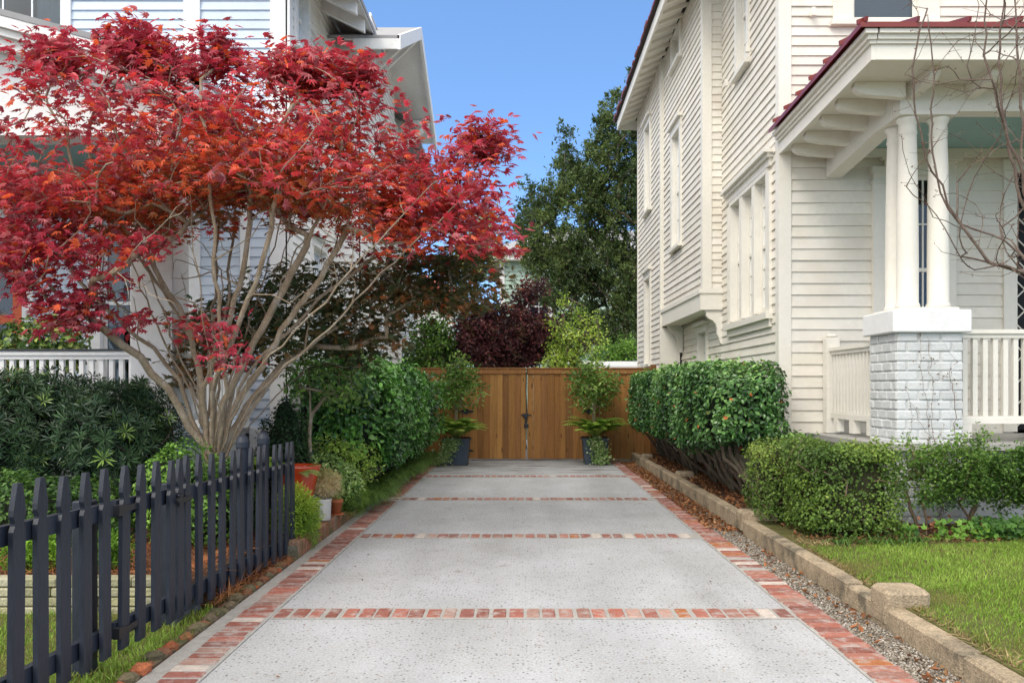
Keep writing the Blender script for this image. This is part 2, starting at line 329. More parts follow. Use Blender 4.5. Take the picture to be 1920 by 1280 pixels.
# ---------------------------------------------------------------- foliage helpers
def T_oval(w=.30, fold=.10):
    return (np.array([(0, 0, 0), (w, .42, fold), (0, 1, -.08), (-w, .42, fold)]), [(0, 1, 2), (0, 2, 3)])
def T_leaf6(w=.24, fold=.09):
    return (np.array([(0, 0, 0), (w, .3, fold), (w*.8, .68, fold), (0, 1, -.1), (-w*.8, .68, fold), (-w, .3, fold), (0, .5, 0)]),
            [(0, 1, 6), (1, 2, 6), (2, 3, 6), (3, 4, 6), (4, 5, 6), (5, 0, 6)])
def T_maple():
    V = [(0, .15, .0)]; Fs = []
    tips = [(-100, .42), (-62, .72), (-30, .92), (0, 1.05), (30, .92), (62, .72), (100, .42)]
    outl = []
    for i, (a, r) in enumerate(tips):
        outl.append((a, r, -.14 * r))
        if i < len(tips)-1: outl.append(((a + tips[i+1][0]) / 2, .41, .05))
    outl = [(-150, .12, 0)] + outl + [(150, .12, 0)]
    for (a, r, z) in outl:
        V.append((math.sin(R(a)) * r, .15 + math.cos(R(a)) * r, z))
    n = len(outl)
    for i in range(n-1): Fs.append((0, 1+i, 2+i))
    return (np.array(V), Fs)
def T_blade(w=.06, droop=.25):
    return (np.array([(-w, 0, 0), (w, 0, 0), (-w*.8, .5, droop*.25), (w*.8, .5, droop*.25), (0, 1, -droop*.3)]), [(0, 1, 3, 2), (2, 3, 4)])

GAIN = {'leaf': 1.5, 'glossy_leaf': 1.75, 'maple_leaf': 1.36, 'grass_blades': 1.15}
def scatter(name, pts, size, tmpl, cols, mat_, parent=None, normals=None, spread=.6, tang=None, tspread=.5, origin=None):
    """One mesh of many leaves. pts(N,3); size scalar/(N,); normals (N,3) preferred leaf normal; tang preferred direction of the leaf's length"""
    V0, Fs = tmpl; n = len(pts); K = len(V0)
    size = np.broadcast_to(np.asarray(size, float), (n,))
    nm = rng.normal(size=(n, 3)) * spread
    nm += (normals if normals is not None else np.array([0, 0, 1.0]))
    nm /= np.linalg.norm(nm, axis=1, keepdims=True) + 1e-9
    t = rng.normal(size=(n, 3)) * (tspread if tang is not None else 1)
    if tang is not None: t = t + tang
    t -= (t * nm).sum(1, keepdims=True) * nm
    t /= np.linalg.norm(t, axis=1, keepdims=True) + 1e-9
    b = np.cross(t, nm)
    W = (b[:, None, :] * V0[None, :, 0:1] + t[:, None, :] * V0[None, :, 1:2] + nm[:, None, :] * V0[None, :, 2:3]) * size[:, None, None] + pts[:, None, :]
    fl = np.concatenate([np.array(f) for f in Fs]); cnt = np.array([len(f) for f in Fs])
    loops = (fl[None, :] + (np.arange(n) * K)[:, None]).ravel(); cnts = np.tile(cnt, n)
    C = np.clip(np.repeat(cols, K, axis=0) * GAIN.get(mat_.name, 1.0), 0, .9)
    return link_mesh(name, W.reshape(-1, 3), None, mat_, parent, origin, False, C, fast=(loops, cnts))

def pal(n, cols, w=None, jit=.15, field=None, sortv=False):
    """n colours drawn from a palette; field (n,) in -1..1 biases the choice along the palette"""
    c = np.array(cols, float); k = len(c)
    if field is None: t = rng.random(n) * (k - 1)
    else: t = np.clip((field * .5 + .5) * (k - 1) + rng.normal(size=n) * .55, 0, k - 1.001)
    i = np.clip(t.astype(int), 0, k - 2); f = (t - i)[:, None]
    out = c[i] * (1 - f) + c[i + 1] * f
    return np.clip(out * (1 + rng.normal(size=(n, 1)) * jit), .002, .95)

def box_shell(n, x0, x1, y0, y1, z0, z1, p=5, depth=.12, amp=.05, freq=2.5, seed=1, faces=(1, 1, 1, 1, 1, 1)):
    c = np.array([(x0+x1)/2, (y0+y1)/2, (z0+z1)/2]); h = np.array([(x1-x0)/2, (y1-y0)/2, (z1-z0)/2])
    ar = np.array([h[1]*h[2], h[1]*h[2], h[0]*h[2], h[0]*h[2], h[0]*h[1], h[0]*h[1]]) * np.array(faces)
    f = rng.choice(6, n, p=ar/ar.sum()); u = rng.uniform(-1, 1, (n, 3))
    ax = f // 2; sg = np.where(f % 2 == 0, -1., 1.); u[np.arange(n), ax] = sg
    s = (np.abs(u) ** p).sum(1) ** (-1 / p); q = u * s[:, None]
    nm = np.sign(q) * np.abs(q) ** (p - 1) / h; nm /= np.linalg.norm(nm, axis=1, keepdims=True)
    pos = c + q * h
    d = amp * noise3(pos, seed, freq); pos = pos + nm * d[:, None] - nm * (rng.random(n)[:, None] ** 1.5 * depth)
    return pos, nm
def ell_shell(n, c, r, depth=.4, amp=.12, freq=2.0, seed=1, zmin=-1.0):
    u = rng.normal(size=(int(n * 2.2) + 10, 3)); u /= np.linalg.norm(u, axis=1, keepdims=True); u = u[u[:, 2] > zmin][:n]
    r = np.array(r); pos = np.array(c) + u * r
    k = 1 + amp * noise3(pos, seed, freq) - rng.random(len(u)) ** 1.4 * depth
    pos = np.array(c) + u * r * k[:, None]; nm = u / r; nm /= np.linalg.norm(nm, axis=1, keepdims=True)
    return pos, nm

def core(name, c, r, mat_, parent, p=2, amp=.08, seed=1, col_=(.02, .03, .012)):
    """irregular solid body, coloured dark for the shade inside, that closes the sight lines through a hedge"""
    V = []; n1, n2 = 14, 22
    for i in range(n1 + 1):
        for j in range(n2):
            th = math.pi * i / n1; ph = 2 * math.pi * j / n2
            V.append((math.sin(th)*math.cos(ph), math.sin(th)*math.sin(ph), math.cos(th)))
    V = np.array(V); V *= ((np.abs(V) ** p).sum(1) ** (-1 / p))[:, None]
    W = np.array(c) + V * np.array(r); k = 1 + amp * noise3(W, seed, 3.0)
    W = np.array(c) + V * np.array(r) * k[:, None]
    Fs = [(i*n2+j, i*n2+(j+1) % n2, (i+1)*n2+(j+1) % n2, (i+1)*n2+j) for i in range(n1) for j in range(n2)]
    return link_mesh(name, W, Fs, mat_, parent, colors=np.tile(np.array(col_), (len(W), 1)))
M['core'] = mat('dark_core', None, 0.9, 0.5, 14.0, attr=True, bump=1.0, bscale=25)  # for solid fill bodies; shade between the leaves is painted as dark colour

class Skel:
    def __init__(s, p0): s.p = [np.array(p0, float)]; s.par = [-1]; s.d = [np.array((0, 0, 1.))]; s.w = [0.0]; s.ext = [0.0]
    def _add(s, p, par, w=0):
        d = p - s.p[par]; L = np.linalg.norm(d); s.p.append(p); s.par.append(par); s.d.append(d / (L + 1e-9)); s.w.append(w); s.ext.append(0.); return len(s.p) - 1
    def path(s, pts, step=.15, start=None, wob=.015, ext=0.0):
        pts = [np.array(q, float) for q in pts]
        i = start if start is not None else int(np.argmin([np.linalg.norm(q - pts[0]) for q in s.p]))
        allp = [s.p[i]] + pts
        # Catmull-Rom
        for k in range(len(allp) - 1):
            a, b = allp[k], allp[k+1]; pa = allp[k-1] if k > 0 else a; nb = allp[k+2] if k+2 < len(allp) else b
            L = np.linalg.norm(b - a)
            if L < 1e-4: continue
            n = max(1, int(L / step))
            for t in [(j + 1) / n for j in range(n)]:
                q = .5 * ((2*a) + (b - pa)*t + (2*pa - 5*a + 4*b - nb)*t*t + (-pa + 3*a - 3*b + nb)*t**3)
                i = s._add(q + rng.normal(size=3) * wob, i)
        s.ext[i] = max(s.ext[i], ext); return i
    def attract(s, A, step=.12, ang=.8, base=None, wob=.02, up=.0, maxd=None):
        b = s.p[0] if base is None else np.array(base); A = A[np.argsort(np.linalg.norm(A - b, axis=1))]
        for q in A:
            Pn = np.array(s.p); Dn = np.array(s.d); v = q - Pn; L = np.linalg.norm(v, axis=1) + 1e-6
            cs = (v * Dn).sum(1) / L; cost = L * (1 + ang * (1 - cs))
            i = int(np.argmin(cost))
            if maxd and L[i] > maxd: continue
            a = Pn[i]; d0 = Dn[i]; n = max(1, int(L[i] / step)); c1 = a + d0 * L[i] * .42 + np.array((0, 0, up * L[i]))
            for j in range(n):
                t = (j + 1) / n; p = (1-t)**2*a + 2*t*(1-t)*c1 + t*t*q
                i = s._add(p + (rng.normal(size=3) * wob if j < n - 1 else 0), i)
            s.ext[i] += 1
    def mesh(s, name, mat_, parent, r_tip=.004, power=2.3, rmax=None, color=(1, 1, 1)):
        n = len(s.p); cnt = np.array(s.ext, float); ch = [[] for _ in range(n)]
        for i in range(1, n): ch[s.par[i]].append(i)
        for i in range(n - 1, 0, -1):
            if cnt[i] == 0 and not ch[i]: cnt[i] = 1
            cnt[s.par[i]] += cnt[i]
        r = r_tip * np.maximum(cnt, 1) ** (1 / power)
        if rmax: r = np.minimum(r, rmax)
        V = []; Fs = []; stack = [(0, None)]; starts = [(0, None)]
        while starts:
            i0, frm = starts.pop(); chain = [i0]
            i = i0
            while ch[i]:
                m_ = max(ch[i], key=lambda k: cnt[k])
                for k in ch[i]:
                    if k != m_: starts.append((k, i))
                chain.append(m_); i = m_
            pts = [s.p[k] for k in chain]; rr = [r[k] for k in chain]
            if frm is not None: pts = [s.p[frm]] + pts; rr = [min(r[frm], rr[0] * 1.25)] + rr
            if len(pts) < 2: continue
            k = 9 if rr[0] > .035 else (6 if rr[0] > .012 else (4 if rr[0] > .006 else 3))
            base = len(V); ref = np.array((.3, .9, .1))
            for j, q in enumerate(pts):
                d = pts[min(j+1, len(pts)-1)] - pts[max(j-1, 0)]; d = d / (np.linalg.norm(d) + 1e-9)
                u = np.cross(d, ref); u /= np.linalg.norm(u) + 1e-9; w = np.cross(d, u); ref = np.cross(u, d) if False else ref
                rad = rr[j] if j < len(pts) - 1 else rr[j] * .5
                for m2 in range(k):
                    a = 2 * math.pi * m2 / k; V.append(q + (u * math.cos(a) + w * math.sin(a)) * rad)
            for j in range(len(pts) - 1):
                for m2 in range(k):
                    m3 = (m2 + 1) % k; Fs.append((base+j*k+m2, base+j*k+m3, base+(j+1)*k+m3, base+(j+1)*k+m2))
            Fs.append(tuple(base + (len(pts)-1)*k + m2 for m2 in range(k)))
        return link_mesh(name, V, Fs, mat_, parent, smooth=True, colors=np.tile(np.array(color), (len(V), 1)))

def inpoly(x, y, poly):
    ins = np.zeros(len(x), bool); n = len(poly)
    for i in range(n):
        x0, y0 = poly[i]; x1, y1 = poly[(i+1) % n]
        c = ((y0 > y) != (y1 > y)); xi = (x1 - x0) * (y - y0) / ((y1 - y0) + 1e-9) + x0
        ins ^= c & (x < xi)
    return ins
exec_parts = []

# ================================================================ THE SETTING
def sheet(name, x0, x1, y0, y1, z, m, kind='structure', nx=1, ny=1, amp=0):
    xs = np.linspace(x0, x1, nx+1); ys = np.linspace(y0, y1, ny+1)
    V = np.array([(x, y, z) for y in ys for x in xs], float)
    if amp: V[:, 2] += amp * noise3(V, 5, 1.2)
    Fs = [(j*(nx+1)+i, j*(nx+1)+i+1, (j+1)*(nx+1)+i+1, (j+1)*(nx+1)+i) for j in range(ny) for i in range(nx)]
    o = link_mesh(name, V, Fs, m, origin=(0, 0, 0)); tag(o, kind=kind); return o
sheet('ground', -600, 600, -100, 1200, -0.03, M['earth'])
b = MB(); b.box(-1.59, 1.73, 0.5, 17.3, -0.02, 0.0); b.box(-1.59, 1.73, 17.45, 24, -0.02, 0.0)
tag(b.build('driveway', M['concrete'], origin=(0, 0, 0)), kind='structure')
b = MB()
STR = [2.60, 5.49, 8.37, 11.17, 14.06]
b.box(-1.90, -1.592, 0.5, 17.2, -0.02, 0.006); b.box(1.732, 1.975, 0.5, 17.2, -0.02, 0.004)
for y in STR: b.box(-1.59, 1.73, y - .13, y + .13, 0.0005, 0.005)
tag(b.build('driveway_mortar', M['mortar'], origin=(0, 0, 0)), kind='structure')
BR = [(.42, .12, .08), (.36, .095, .065), (.45, .16, .11), (.30, .085, .065), (.50, .29, .23), (.40, .18, .14), (.44, .12, .075), (.34, .12, .095)]
def brickcol():
    c = (np.array(random.choice(BR)) * .80 + np.array((.46, .33, .28)) * .20) * random.uniform(.62, 1.0)
    if random.random() < .07: c = np.array((.60, .52, .46))
    if random.random() < .04: c = np.array((.40, .15, .06))
    return tuple(c)
b = MB()
def paver(x0, x1, y0, y1):
    j = lambda s=.004: random.uniform(-s, s)
    zt = .0095 + random.uniform(-.001, .004)
    b.box(x0 + j(.008), x1 + j(.008), y0 + j(), y1 + j(), -.015, zt, brickcol(), bev=.006)
y = 0.6
while y < 17.1:
    if random.random() > .02: paver(-1.805, -1.612, y, y + .084)
    y += .101 + random.uniform(-.002, .004)
y = 0.6
while y < 17.1:
    if random.random() > .02: paver(1.752, 1.955, y, y + .086)
    y += .101 + random.uniform(-.002, .004)
for ys in STR:
    x = -1.575
    while x < 1.64:
        paver(x, x + .088, ys - .098, ys + .098); x += .107 + random.uniform(-.002, .003)
tag(b.build('driveway_brick_paving', M['brick'], origin=(0, 0, 0)), kind='structure')
sheet('gravel_bed', 1.97, 2.2, 0.5, 17.1, 0.002, M['gravelbed'])
# raised ground either side
b = MB(); b.box(2.285, 40, 0.5, 60, -.025, 0.145); tag(b.build('lawn_ground', M['lawn'], origin=(0, 0, 0)), kind='structure')
b = MB(); b.box(2.29, 3.25, 8.5, 17, 0.1, 0.149); b.box(3.25, 14, 7.55, 10.2, 0.1, .150)
tag(b.build('right_planting_bed', M['soil'], origin=(0, 0, 0)), kind='structure')
b = MB(); b.box(-30, -2.10, 5.62, 40, -.02, 0.20); b.box(-2.099, -2.0, 7.25, 17, -.02, 0.14)
tag(b.build('left_planting_bed', M['soil'], origin=(0, 0, 0)), kind='structure')
sheet('left_lawn_ground', -30, -2.0, 0.5, 5.62, -0.002, M['lawn'])
b = MB(); b.box(-2.0, -1.895, 0.5, 17, -.02, 0.004); tag(b.build('verge_soil', M['soil'], origin=(0, 0, 0)), kind='structure')

# gravel, pebbles
n = 26000
pp = np.c_[rng.uniform(1.955, 2.175, n), 3.6 + 13.2 * rng.random(n) ** 1.6, rng.uniform(.002, .010, n)]
ico = (np.array([(0, 0, 1), (.9, 0, .3), (.28, .85, .3), (-.73, .53, .3), (-.73, -.53, .3), (.28, -.85, .3)]),
       [(0, 1, 2), (0, 2, 3), (0, 3, 4), (0, 4, 5), (0, 5, 1)])
tag(scatter('gravel', pp, rng.uniform(.004, .010, n), ico, pal(n, [(.10, .08, .06), (.23, .19, .145), (.33, .295, .25), (.46, .43, .39)], jit=.2), M['pebble'], spread=.5, origin=(0, 0, 0)), kind='stuff')
# curled fallen leaves
n = 6500
dens = np.r_[np.c_[rng.uniform(1.90, 2.17, 2300), 8.6 + 8 * rng.random(2300) ** 1.1, np.full(2300, .015)],
             np.c_[rng.uniform(2.30, 3.1, 3200), rng.uniform(8.8, 16.8, 3200), np.full(3200, .158)],
             np.c_[rng.uniform(1.97, 2.16, 130), rng.uniform(4, 9, 130), np.full(130, .014)],
             np.c_[rng.uniform(2.4, 7.5, 870), rng.uniform(7.2, 8.2, 870), np.full(870, .155)]]
dens[:, 2] += rng.uniform(0, .02, len(dens))
lit = (np.array([(0, -.5, .1), (.3, -.1, .25), (0, .6, .12), (-.3, -.1, .22), (0, 0, -.02)]), [(0, 1, 4), (1, 2, 4), (2, 3, 4), (3, 0, 4)])
tag(scatter('fallen_leaves', dens, rng.uniform(.025, .055, len(dens)), lit, pal(len(dens), [(.10, .045, .02), (.22, .09, .035), (.30, .12, .05), (.36, .22, .10)], jit=.25), M['litter'], spread=.5, origin=(0, 0, 0)), kind='stuff')
n = 34
pp = np.c_[rng.uniform(-1.5, 1.7, n), 3.8 + 11 * rng.random(n), np.full(n, .006)]
tag(scatter('driveway_leaf_bits', pp, rng.uniform(.01, .028, n), lit, pal(n, [(.10, .045, .02), (.26, .13, .06)]), M['litter'], spread=.2, origin=(0, 0, 0)), kind='stuff')

# grass
def blades(name, x0, x1, y0, y1, z, n, h, cols, mask=None, ybias=1.0):
    p = np.c_[rng.uniform(x0, x1, n), y0 + (y1 - y0) * rng.random(n) ** ybias, np.full(n, z)]
    if mask is not None: p = p[mask(p)]
    n = len(p); f = noise3(p, 9, 1.6) * .8
    hh = h * rng.uniform(.55, 1.25, n) * (1 + .2 * noise3(p, 4, 3.0))
    up = np.tile((0, 0, 1.), (n, 1)) + rng.normal(size=(n, 3)) * .33
    return scatter(name, p, hh, T_blade(.07, .5), pal(n, cols, field=f, jit=.18), M['grass'], normals=rng.normal(size=(n, 3)) * [1, 1, .2], spread=.1, tang=up, tspread=.12, origin=(0, 0, 0))
GC = [(.27, .22, .08), (.20, .25, .045), (.18, .30, .04), (.22, .35, .05), (.29, .40, .08)]
def edge_mask(p):
    k = noise3(p, 21, 2.2) * .12
    return (p[:, 0] > 2.305 + np.maximum(k, 0) * .35) & (p[:, 1] < 7.15 + k * 1.6)
tag(blades('lawn_grass', 2.30, 8.5, 2.6, 7.6, .145, 95000, .040, GC, edge_mask, 0.9), kind='stuff')
tag(blades('left_lawn_grass', -6.5, -2.0, 3.0, 5.6, 0.0, 30000, .042, GC), kind='stuff')
def verge_mask(p): return noise3(p, 31, 4.0) > -.55 + (p[:, 1] - 3) * .32
tag(blades('verge_grass', -2.30, -1.93, 2.9, 6.2, 0.003, 5200, .036, [(.24, .20, .08), (.17, .19, .04), (.15, .24, .035)], verge_mask), kind='stuff')
n = 5200
pp = np.c_[rng.uniform(2.32, 5.5, n), 6.75 + .75 * rng.random(n), .15 + rng.uniform(0, .012, n)]; pp = pp[noise3(pp, 61, 2.0) + (pp[:, 1] - 7.05) * 4 > -.3]
ee = np.c_[2.30 + np.abs(rng.normal(size=1500)) * .05, rng.uniform(3.4, 7.0, 1500), np.full(1500, .148)]; pp = np.r_[pp, ee]
tag(scatter('dry_thatch', pp, rng.uniform(.03, .08, len(pp)), (np.array([(-.05, 0, 0), (.05, 0, 0), (0, 1, .1)]), [(0, 1, 2)]), pal(len(pp), [(.13, .08, .035), (.26, .18, .08), (.36, .28, .14)]), M['litter'], spread=.35, origin=(0, 0, 0)), kind='stuff')
# pine straw
n = 9000
pp = np.c_[rng.uniform(-6.5, -2.13, n), 5.66 + 1.5 * rng.random(n) ** 1.3, .20 + rng.uniform(0, .03, n)]
pp = np.r_[pp, np.c_[rng.uniform(-2.1, -1.98, 700), rng.uniform(5.6, 7.2, 700), rng.uniform(.02, .06, 700)]]
needle = (np.array([(-.012, 0, 0), (.012, 0, 0), (0, 1, .08)]), [(0, 1, 2)])
tag(scatter('pine_straw', pp, rng.uniform(.10, .22, len(pp)), needle, pal(len(pp), [(.16, .05, .02), (.34, .12, .045), (.44, .20, .08)]), M['litter'], spread=.35, origin=(0, 0, 0)), kind='stuff')

# ================================================================ KERBS, EDGINGS
kt = thing('garden_kerb', (2.23, 4, 0), 'long weathered tan concrete kerb with square blocks along the gravel strip', 'kerb')
def kerb_seg(y0, y1, z, x0=2.175, x1=2.295, x0b=None):
    m_ = MB(); m_.box(x0, x1, y0, y1, -.02, z, (1, 1, 1), bev=.012)
    # subdivide lightly by wobbling the corners
    m_.v = [(p[0] + random.uniform(-.003, .003), p[1], p[2] + random.uniform(-.003, .003)) for p in m_.v]
    m_.c = [tuple(np.array((1, 1, 1)) * random.uniform(.93, 1.05))] * len(m_.v)
    return m_.build('kerb_stone', M['kerb'], kt)
for (a, c_, z) in ((2.2, 4.22, .135), (4.23, 5.72, .14), (5.725, 8.42, .155), (8.70, 10.35, .185), (10.355, 12.2, .185), (12.204, 14.3, .18), (14.304, 17.0, .175)):
    kerb_seg(a, c_, z)
for (y0, y1, x0, x1, z) in ((5.08, 5.33, 2.168, 2.44, .245), (8.425, 8.69, 2.172, 2.55, .235), (12.3, 12.58, 2.25, 2.50, .245), (15.7, 15.95, 2.22, 2.42, .24)):
    m_ = MB(); m_.box(x0, x1, y0, y1, .02, z, bev=.025); m_.build('cap_block', M['kerb'], kt)

# irregular rounded brick edging below the picket fence
b = MB(); b.box(-2.0, -1.912, 3.4, 7.26, -.02, .013, (.16, .12, .08)); y = 3.5
while y < 7.25:
    L = random.uniform(.06, .105); w = random.uniform(.06, .10); x = -1.905 + random.uniform(-.01, .012) - max(0, (4.2 - y) * .05)
    if random.random() < .88:
        c = tuple(np.array(random.choice([(.40, .11, .055), (.26, .12, .07), (.22, .17, .11), (.16, .13, .08), (.46, .15, .07), (.28, .22, .14), (.14, .12, .075)])) * random.uniform(.75, 1.1))
        h = random.uniform(.022, .058)
        q0 = len(b.v); b.box(x - w, x, y, y + L, -.02, h, c, bev=.022)
        a = random.uniform(-.15, .15)
        for k in range(q0, len(b.v)):
            px, py, pz = b.v[k]; dx, dy = px - (x - w/2), py - (y + L/2)
            b.v[k] = (x - w/2 + dx*math.cos(a) - dy*math.sin(a) + random.uniform(-.004, .004), y + L/2 + dx*math.sin(a) + dy*math.cos(a), pz + random.uniform(-.006, .006) + dx * .1)
    y += L + random.uniform(.004, .02)
tag(b.build('brick_edging', M['oldbrick'], smooth=False), 'row of worn mossy loose bricks edging the driveway below the dark picket fence', 'brick edging')
# raised brick border beyond the fence
b = MB(); y = 7.28
while y < 9.9:
    L = .074
    zt = .145 + random.uniform(-.006, .006) - max(0, y - 8.8) * .05
    c = tuple(np.array(random.choice([(.32, .15, .085), (.26, .15, .09), (.36, .22, .15), (.24, .17, .11), (.40, .19, .12)])) * random.uniform(.8, 1.1))
    b.box(-2.02 - .0, -1.905 + random.uniform(-.004, .004), y, y + L, -.02, zt, c, bev=.012)
    y += L + random.uniform(.008, .014)
b.box(-2.01, -1.915, 7.25, 9.9, -.02, .11, (.2, .19, .15))
b.box(-2.34, -2.025, 7.29, 7.62, -.02, .150, (.28, .20, .13), bev=.01); b.box(-2.34, -2.025, 7.64, 8.0, -.02, .148, (.25, .2, .14), bev=.01)
b.box(-2.34, -2.025, 8.02, 8.5, -.02, .147, (.27, .2, .15), bev=.01)
tag(b.build('brick_border', M['oldbrick']), 'low raised mossy brick border that carries the white pot beside the driveway', 'brick border')
# stone block retaining wall
b = MB()
for r in range(4):
    z0 = -.02 + r * .062; x = -8 + (r % 2) * .12
    while x < -2.38:
        L = random.uniform(.22, .27); c = tuple(np.array((1, 1, 1)) * random.uniform(.72, 1.1) * np.array((1, 1, random.uniform(.8, 1.1))))
        b.box(x, min(x + L, -2.36), 5.50 + random.uniform(-.005, .005), 5.62, z0 + .004, z0 + .060, c, bev=.008); x += L + .006
b.box(-8, -2.37, 5.52, 5.615, -.02, .22, (.3, .28, .22))
tag(b.build('retaining_wall', M['stone']), 'low wall of pale yellow stone blocks behind the picket fence', 'garden wall')
b = MB()
for r in range(4):
    y = 5.49 + (r % 2) * .05
    while y < 6.6:
        b.box(-2.355, -2.26, y, y + .09, -.02 + r*.06, .034 + r*.06, tuple(np.array((.45, .18, .08)) * random.uniform(.6, 1.2)), bev=.01); y += .1
tag(b.build('brick_pillar', M['oldbrick']), 'short return of orange bricks at the end of the pale stone wall', 'brick wall')

# ================================================================ PICKET FENCE AND GATE
def picket_mesh(L=.955):
    m_ = MB(); w = .046
    prof = [(-w, 0), (w, 0), (w, L-.20), (w*.72, L-.175), (w*.72, L-.165), (w, L-.135), (w*.97, L-.11), (w*.42, L), (-w*.42, L), (-w*.97, L-.11), (-w, L-.135), (-w*.72, L-.165), (-w*.72, L-.175), (-w, L-.20)]
    m_.prism([(p[0], p[1]) for p in prof], 'x', -.011, .011)
    return m_
_pk = picket_mesh(); _pkme = None
def fx(Y): return -2.115 + (Y - 3.96) / (7.25 - 3.96) * .115
def fz(Y): return .094 - (Y - 3.96) / (7.25 - 3.96) * .067
def place_pickets(parent, ys, xoff=0, zo=0):
    global _pkme
    for Y in ys:
        if _pkme is None:
            o = _pk.build('picket', M['navy'], parent); _pkme = o.data
            # vertices are world minus parent origin: recentre so the mesh is local to the picket foot
            co = np.empty(len(_pkme.vertices) * 3); _pkme.vertices.foreach_get('co', co); co = co.reshape(-1, 3) + org(parent)
            _pkme.vertices.foreach_set('co', co.ravel()); _pkme.update()
        else:
            o = bpy.data.objects.new('picket', _pkme); col.objects.link(o); o.parent = parent
        o.location = Vector((fx(Y) + xoff + random.uniform(-.004, .004), Y, fz(Y) + zo + random.uniform(-.006, .006))) - parent.location
        o.rotation_euler = (random.uniform(-.012, .012), random.uniform(-.012, .012), R(2) + random.uniform(-.04, .04))
        ORG[o.name] = org(parent)
def rails(parent, y0, y1, dz=0.0):
    for (h0, name) in ((.735, 'rail'), (.10, 'rail')):
        m_ = MB(); m_.bar((fx(y0) - .032, y0, fz(y0) + h0 + dz), (fx(y1) - .032, y1, fz(y1) + h0 + dz), .036, .085); m_.build(name, M['navy'], parent)
def fpost(parent, Y, h=.93, xo=-.10):
    m_ = MB(); m_.box(fx(Y) + xo - .045, fx(Y) + xo + .045, Y - .045, Y + .045, -.03, h + fz(Y), bev=.006)
    m_.build('post', M['navy'], parent)
near_f = thing('picket_fence', (fx(3.6), 3.6, 0), 'nearest run of dark navy picket fence at the left edge beside the lawn', 'fence')
place_pickets(near_f, [3.22, 3.40, 3.58, 3.76, 3.94, 4.12, 4.30])
rails(near_f, 2.95, 4.36); fpost(near_f, 4.30, .80)
gate_p = thing('picket_gate', (fx(4.8), 4.8, 0), 'dark navy picket gate with black hinges and latch between two fence runs', 'gate')
place_pickets(gate_p, [4.49, 4.67, 4.85, 5.03, 5.15])
rails(gate_p, 4.44, 5.19, .005)
for hz in (.735, .10):
    m_ = MB(); m_.box(fx(4.49)-.012, fx(4.49)+.02, 4.40, 4.47, fz(4.49)+hz-.028, fz(4.49)+hz+.028); m_.box(fx(4.49)+.010, fx(4.49)+.016, 4.47, 4.62, fz(4.49)+hz-.016, fz(4.49)+hz+.016)
    m_.build('hinge', M['iron'], gate_p)
m_ = MB(); m_.box(fx(5.1)+.012, fx(5.1)+.045, 5.06, 5.26, .765, .795, bev=.005); m_.box(fx(5.1)+.012, fx(5.1)+.03, 5.10, 5.16, .745, .815, bev=.004)
m_.bar((fx(5.1)+.04, 5.04, .78), (fx(5.1)+.04, 5.10, .80), .012, .012); m_.build('latch', M['iron'], gate_p)
far_f = thing('picket_fence', (fx(6.4), 6.4, 0), 'farther run of dark navy picket fence on a grey board, ending near the red pot', 'fence')
place_pickets(far_f, [5.28, 5.46, 5.64, 5.83, 6.01, 6.19, 6.37, 6.55, 6.72, 6.90, 7.08, 7.25, 7.43], zo=.01)
rails(far_f, 5.22, 7.47, .0); fpost(far_f, 5.26, .80)
m_ = MB(); m_.box(-2.14, -2.115, 5.2, 7.5, -.02, .10); m_.c = [(.30, .33, .34)] * len(m_.v)
M['grayboard'] = mat('grey_board', (.16, .165, .16), .8, .3, 5.0, stretch=(1, .3, 1), fine=.2, tint=(.09, .10, .06), tint_scale=6, tint_amt=.6)
m_.build('kickboard', M['grayboard'], far_f)
for Y in (6.55, 7.02):      # rounded posts behind the far run
    m_ = MB(); x = fx(Y) - .12
    m_.lathe(x, Y, [(.045, 0), (.045, .98), (.052, 1.0), (.052, 1.04), (.038, 1.08), (.012, 1.10)], 14); m_.build('post', M['navy'], far_f, smooth=False)

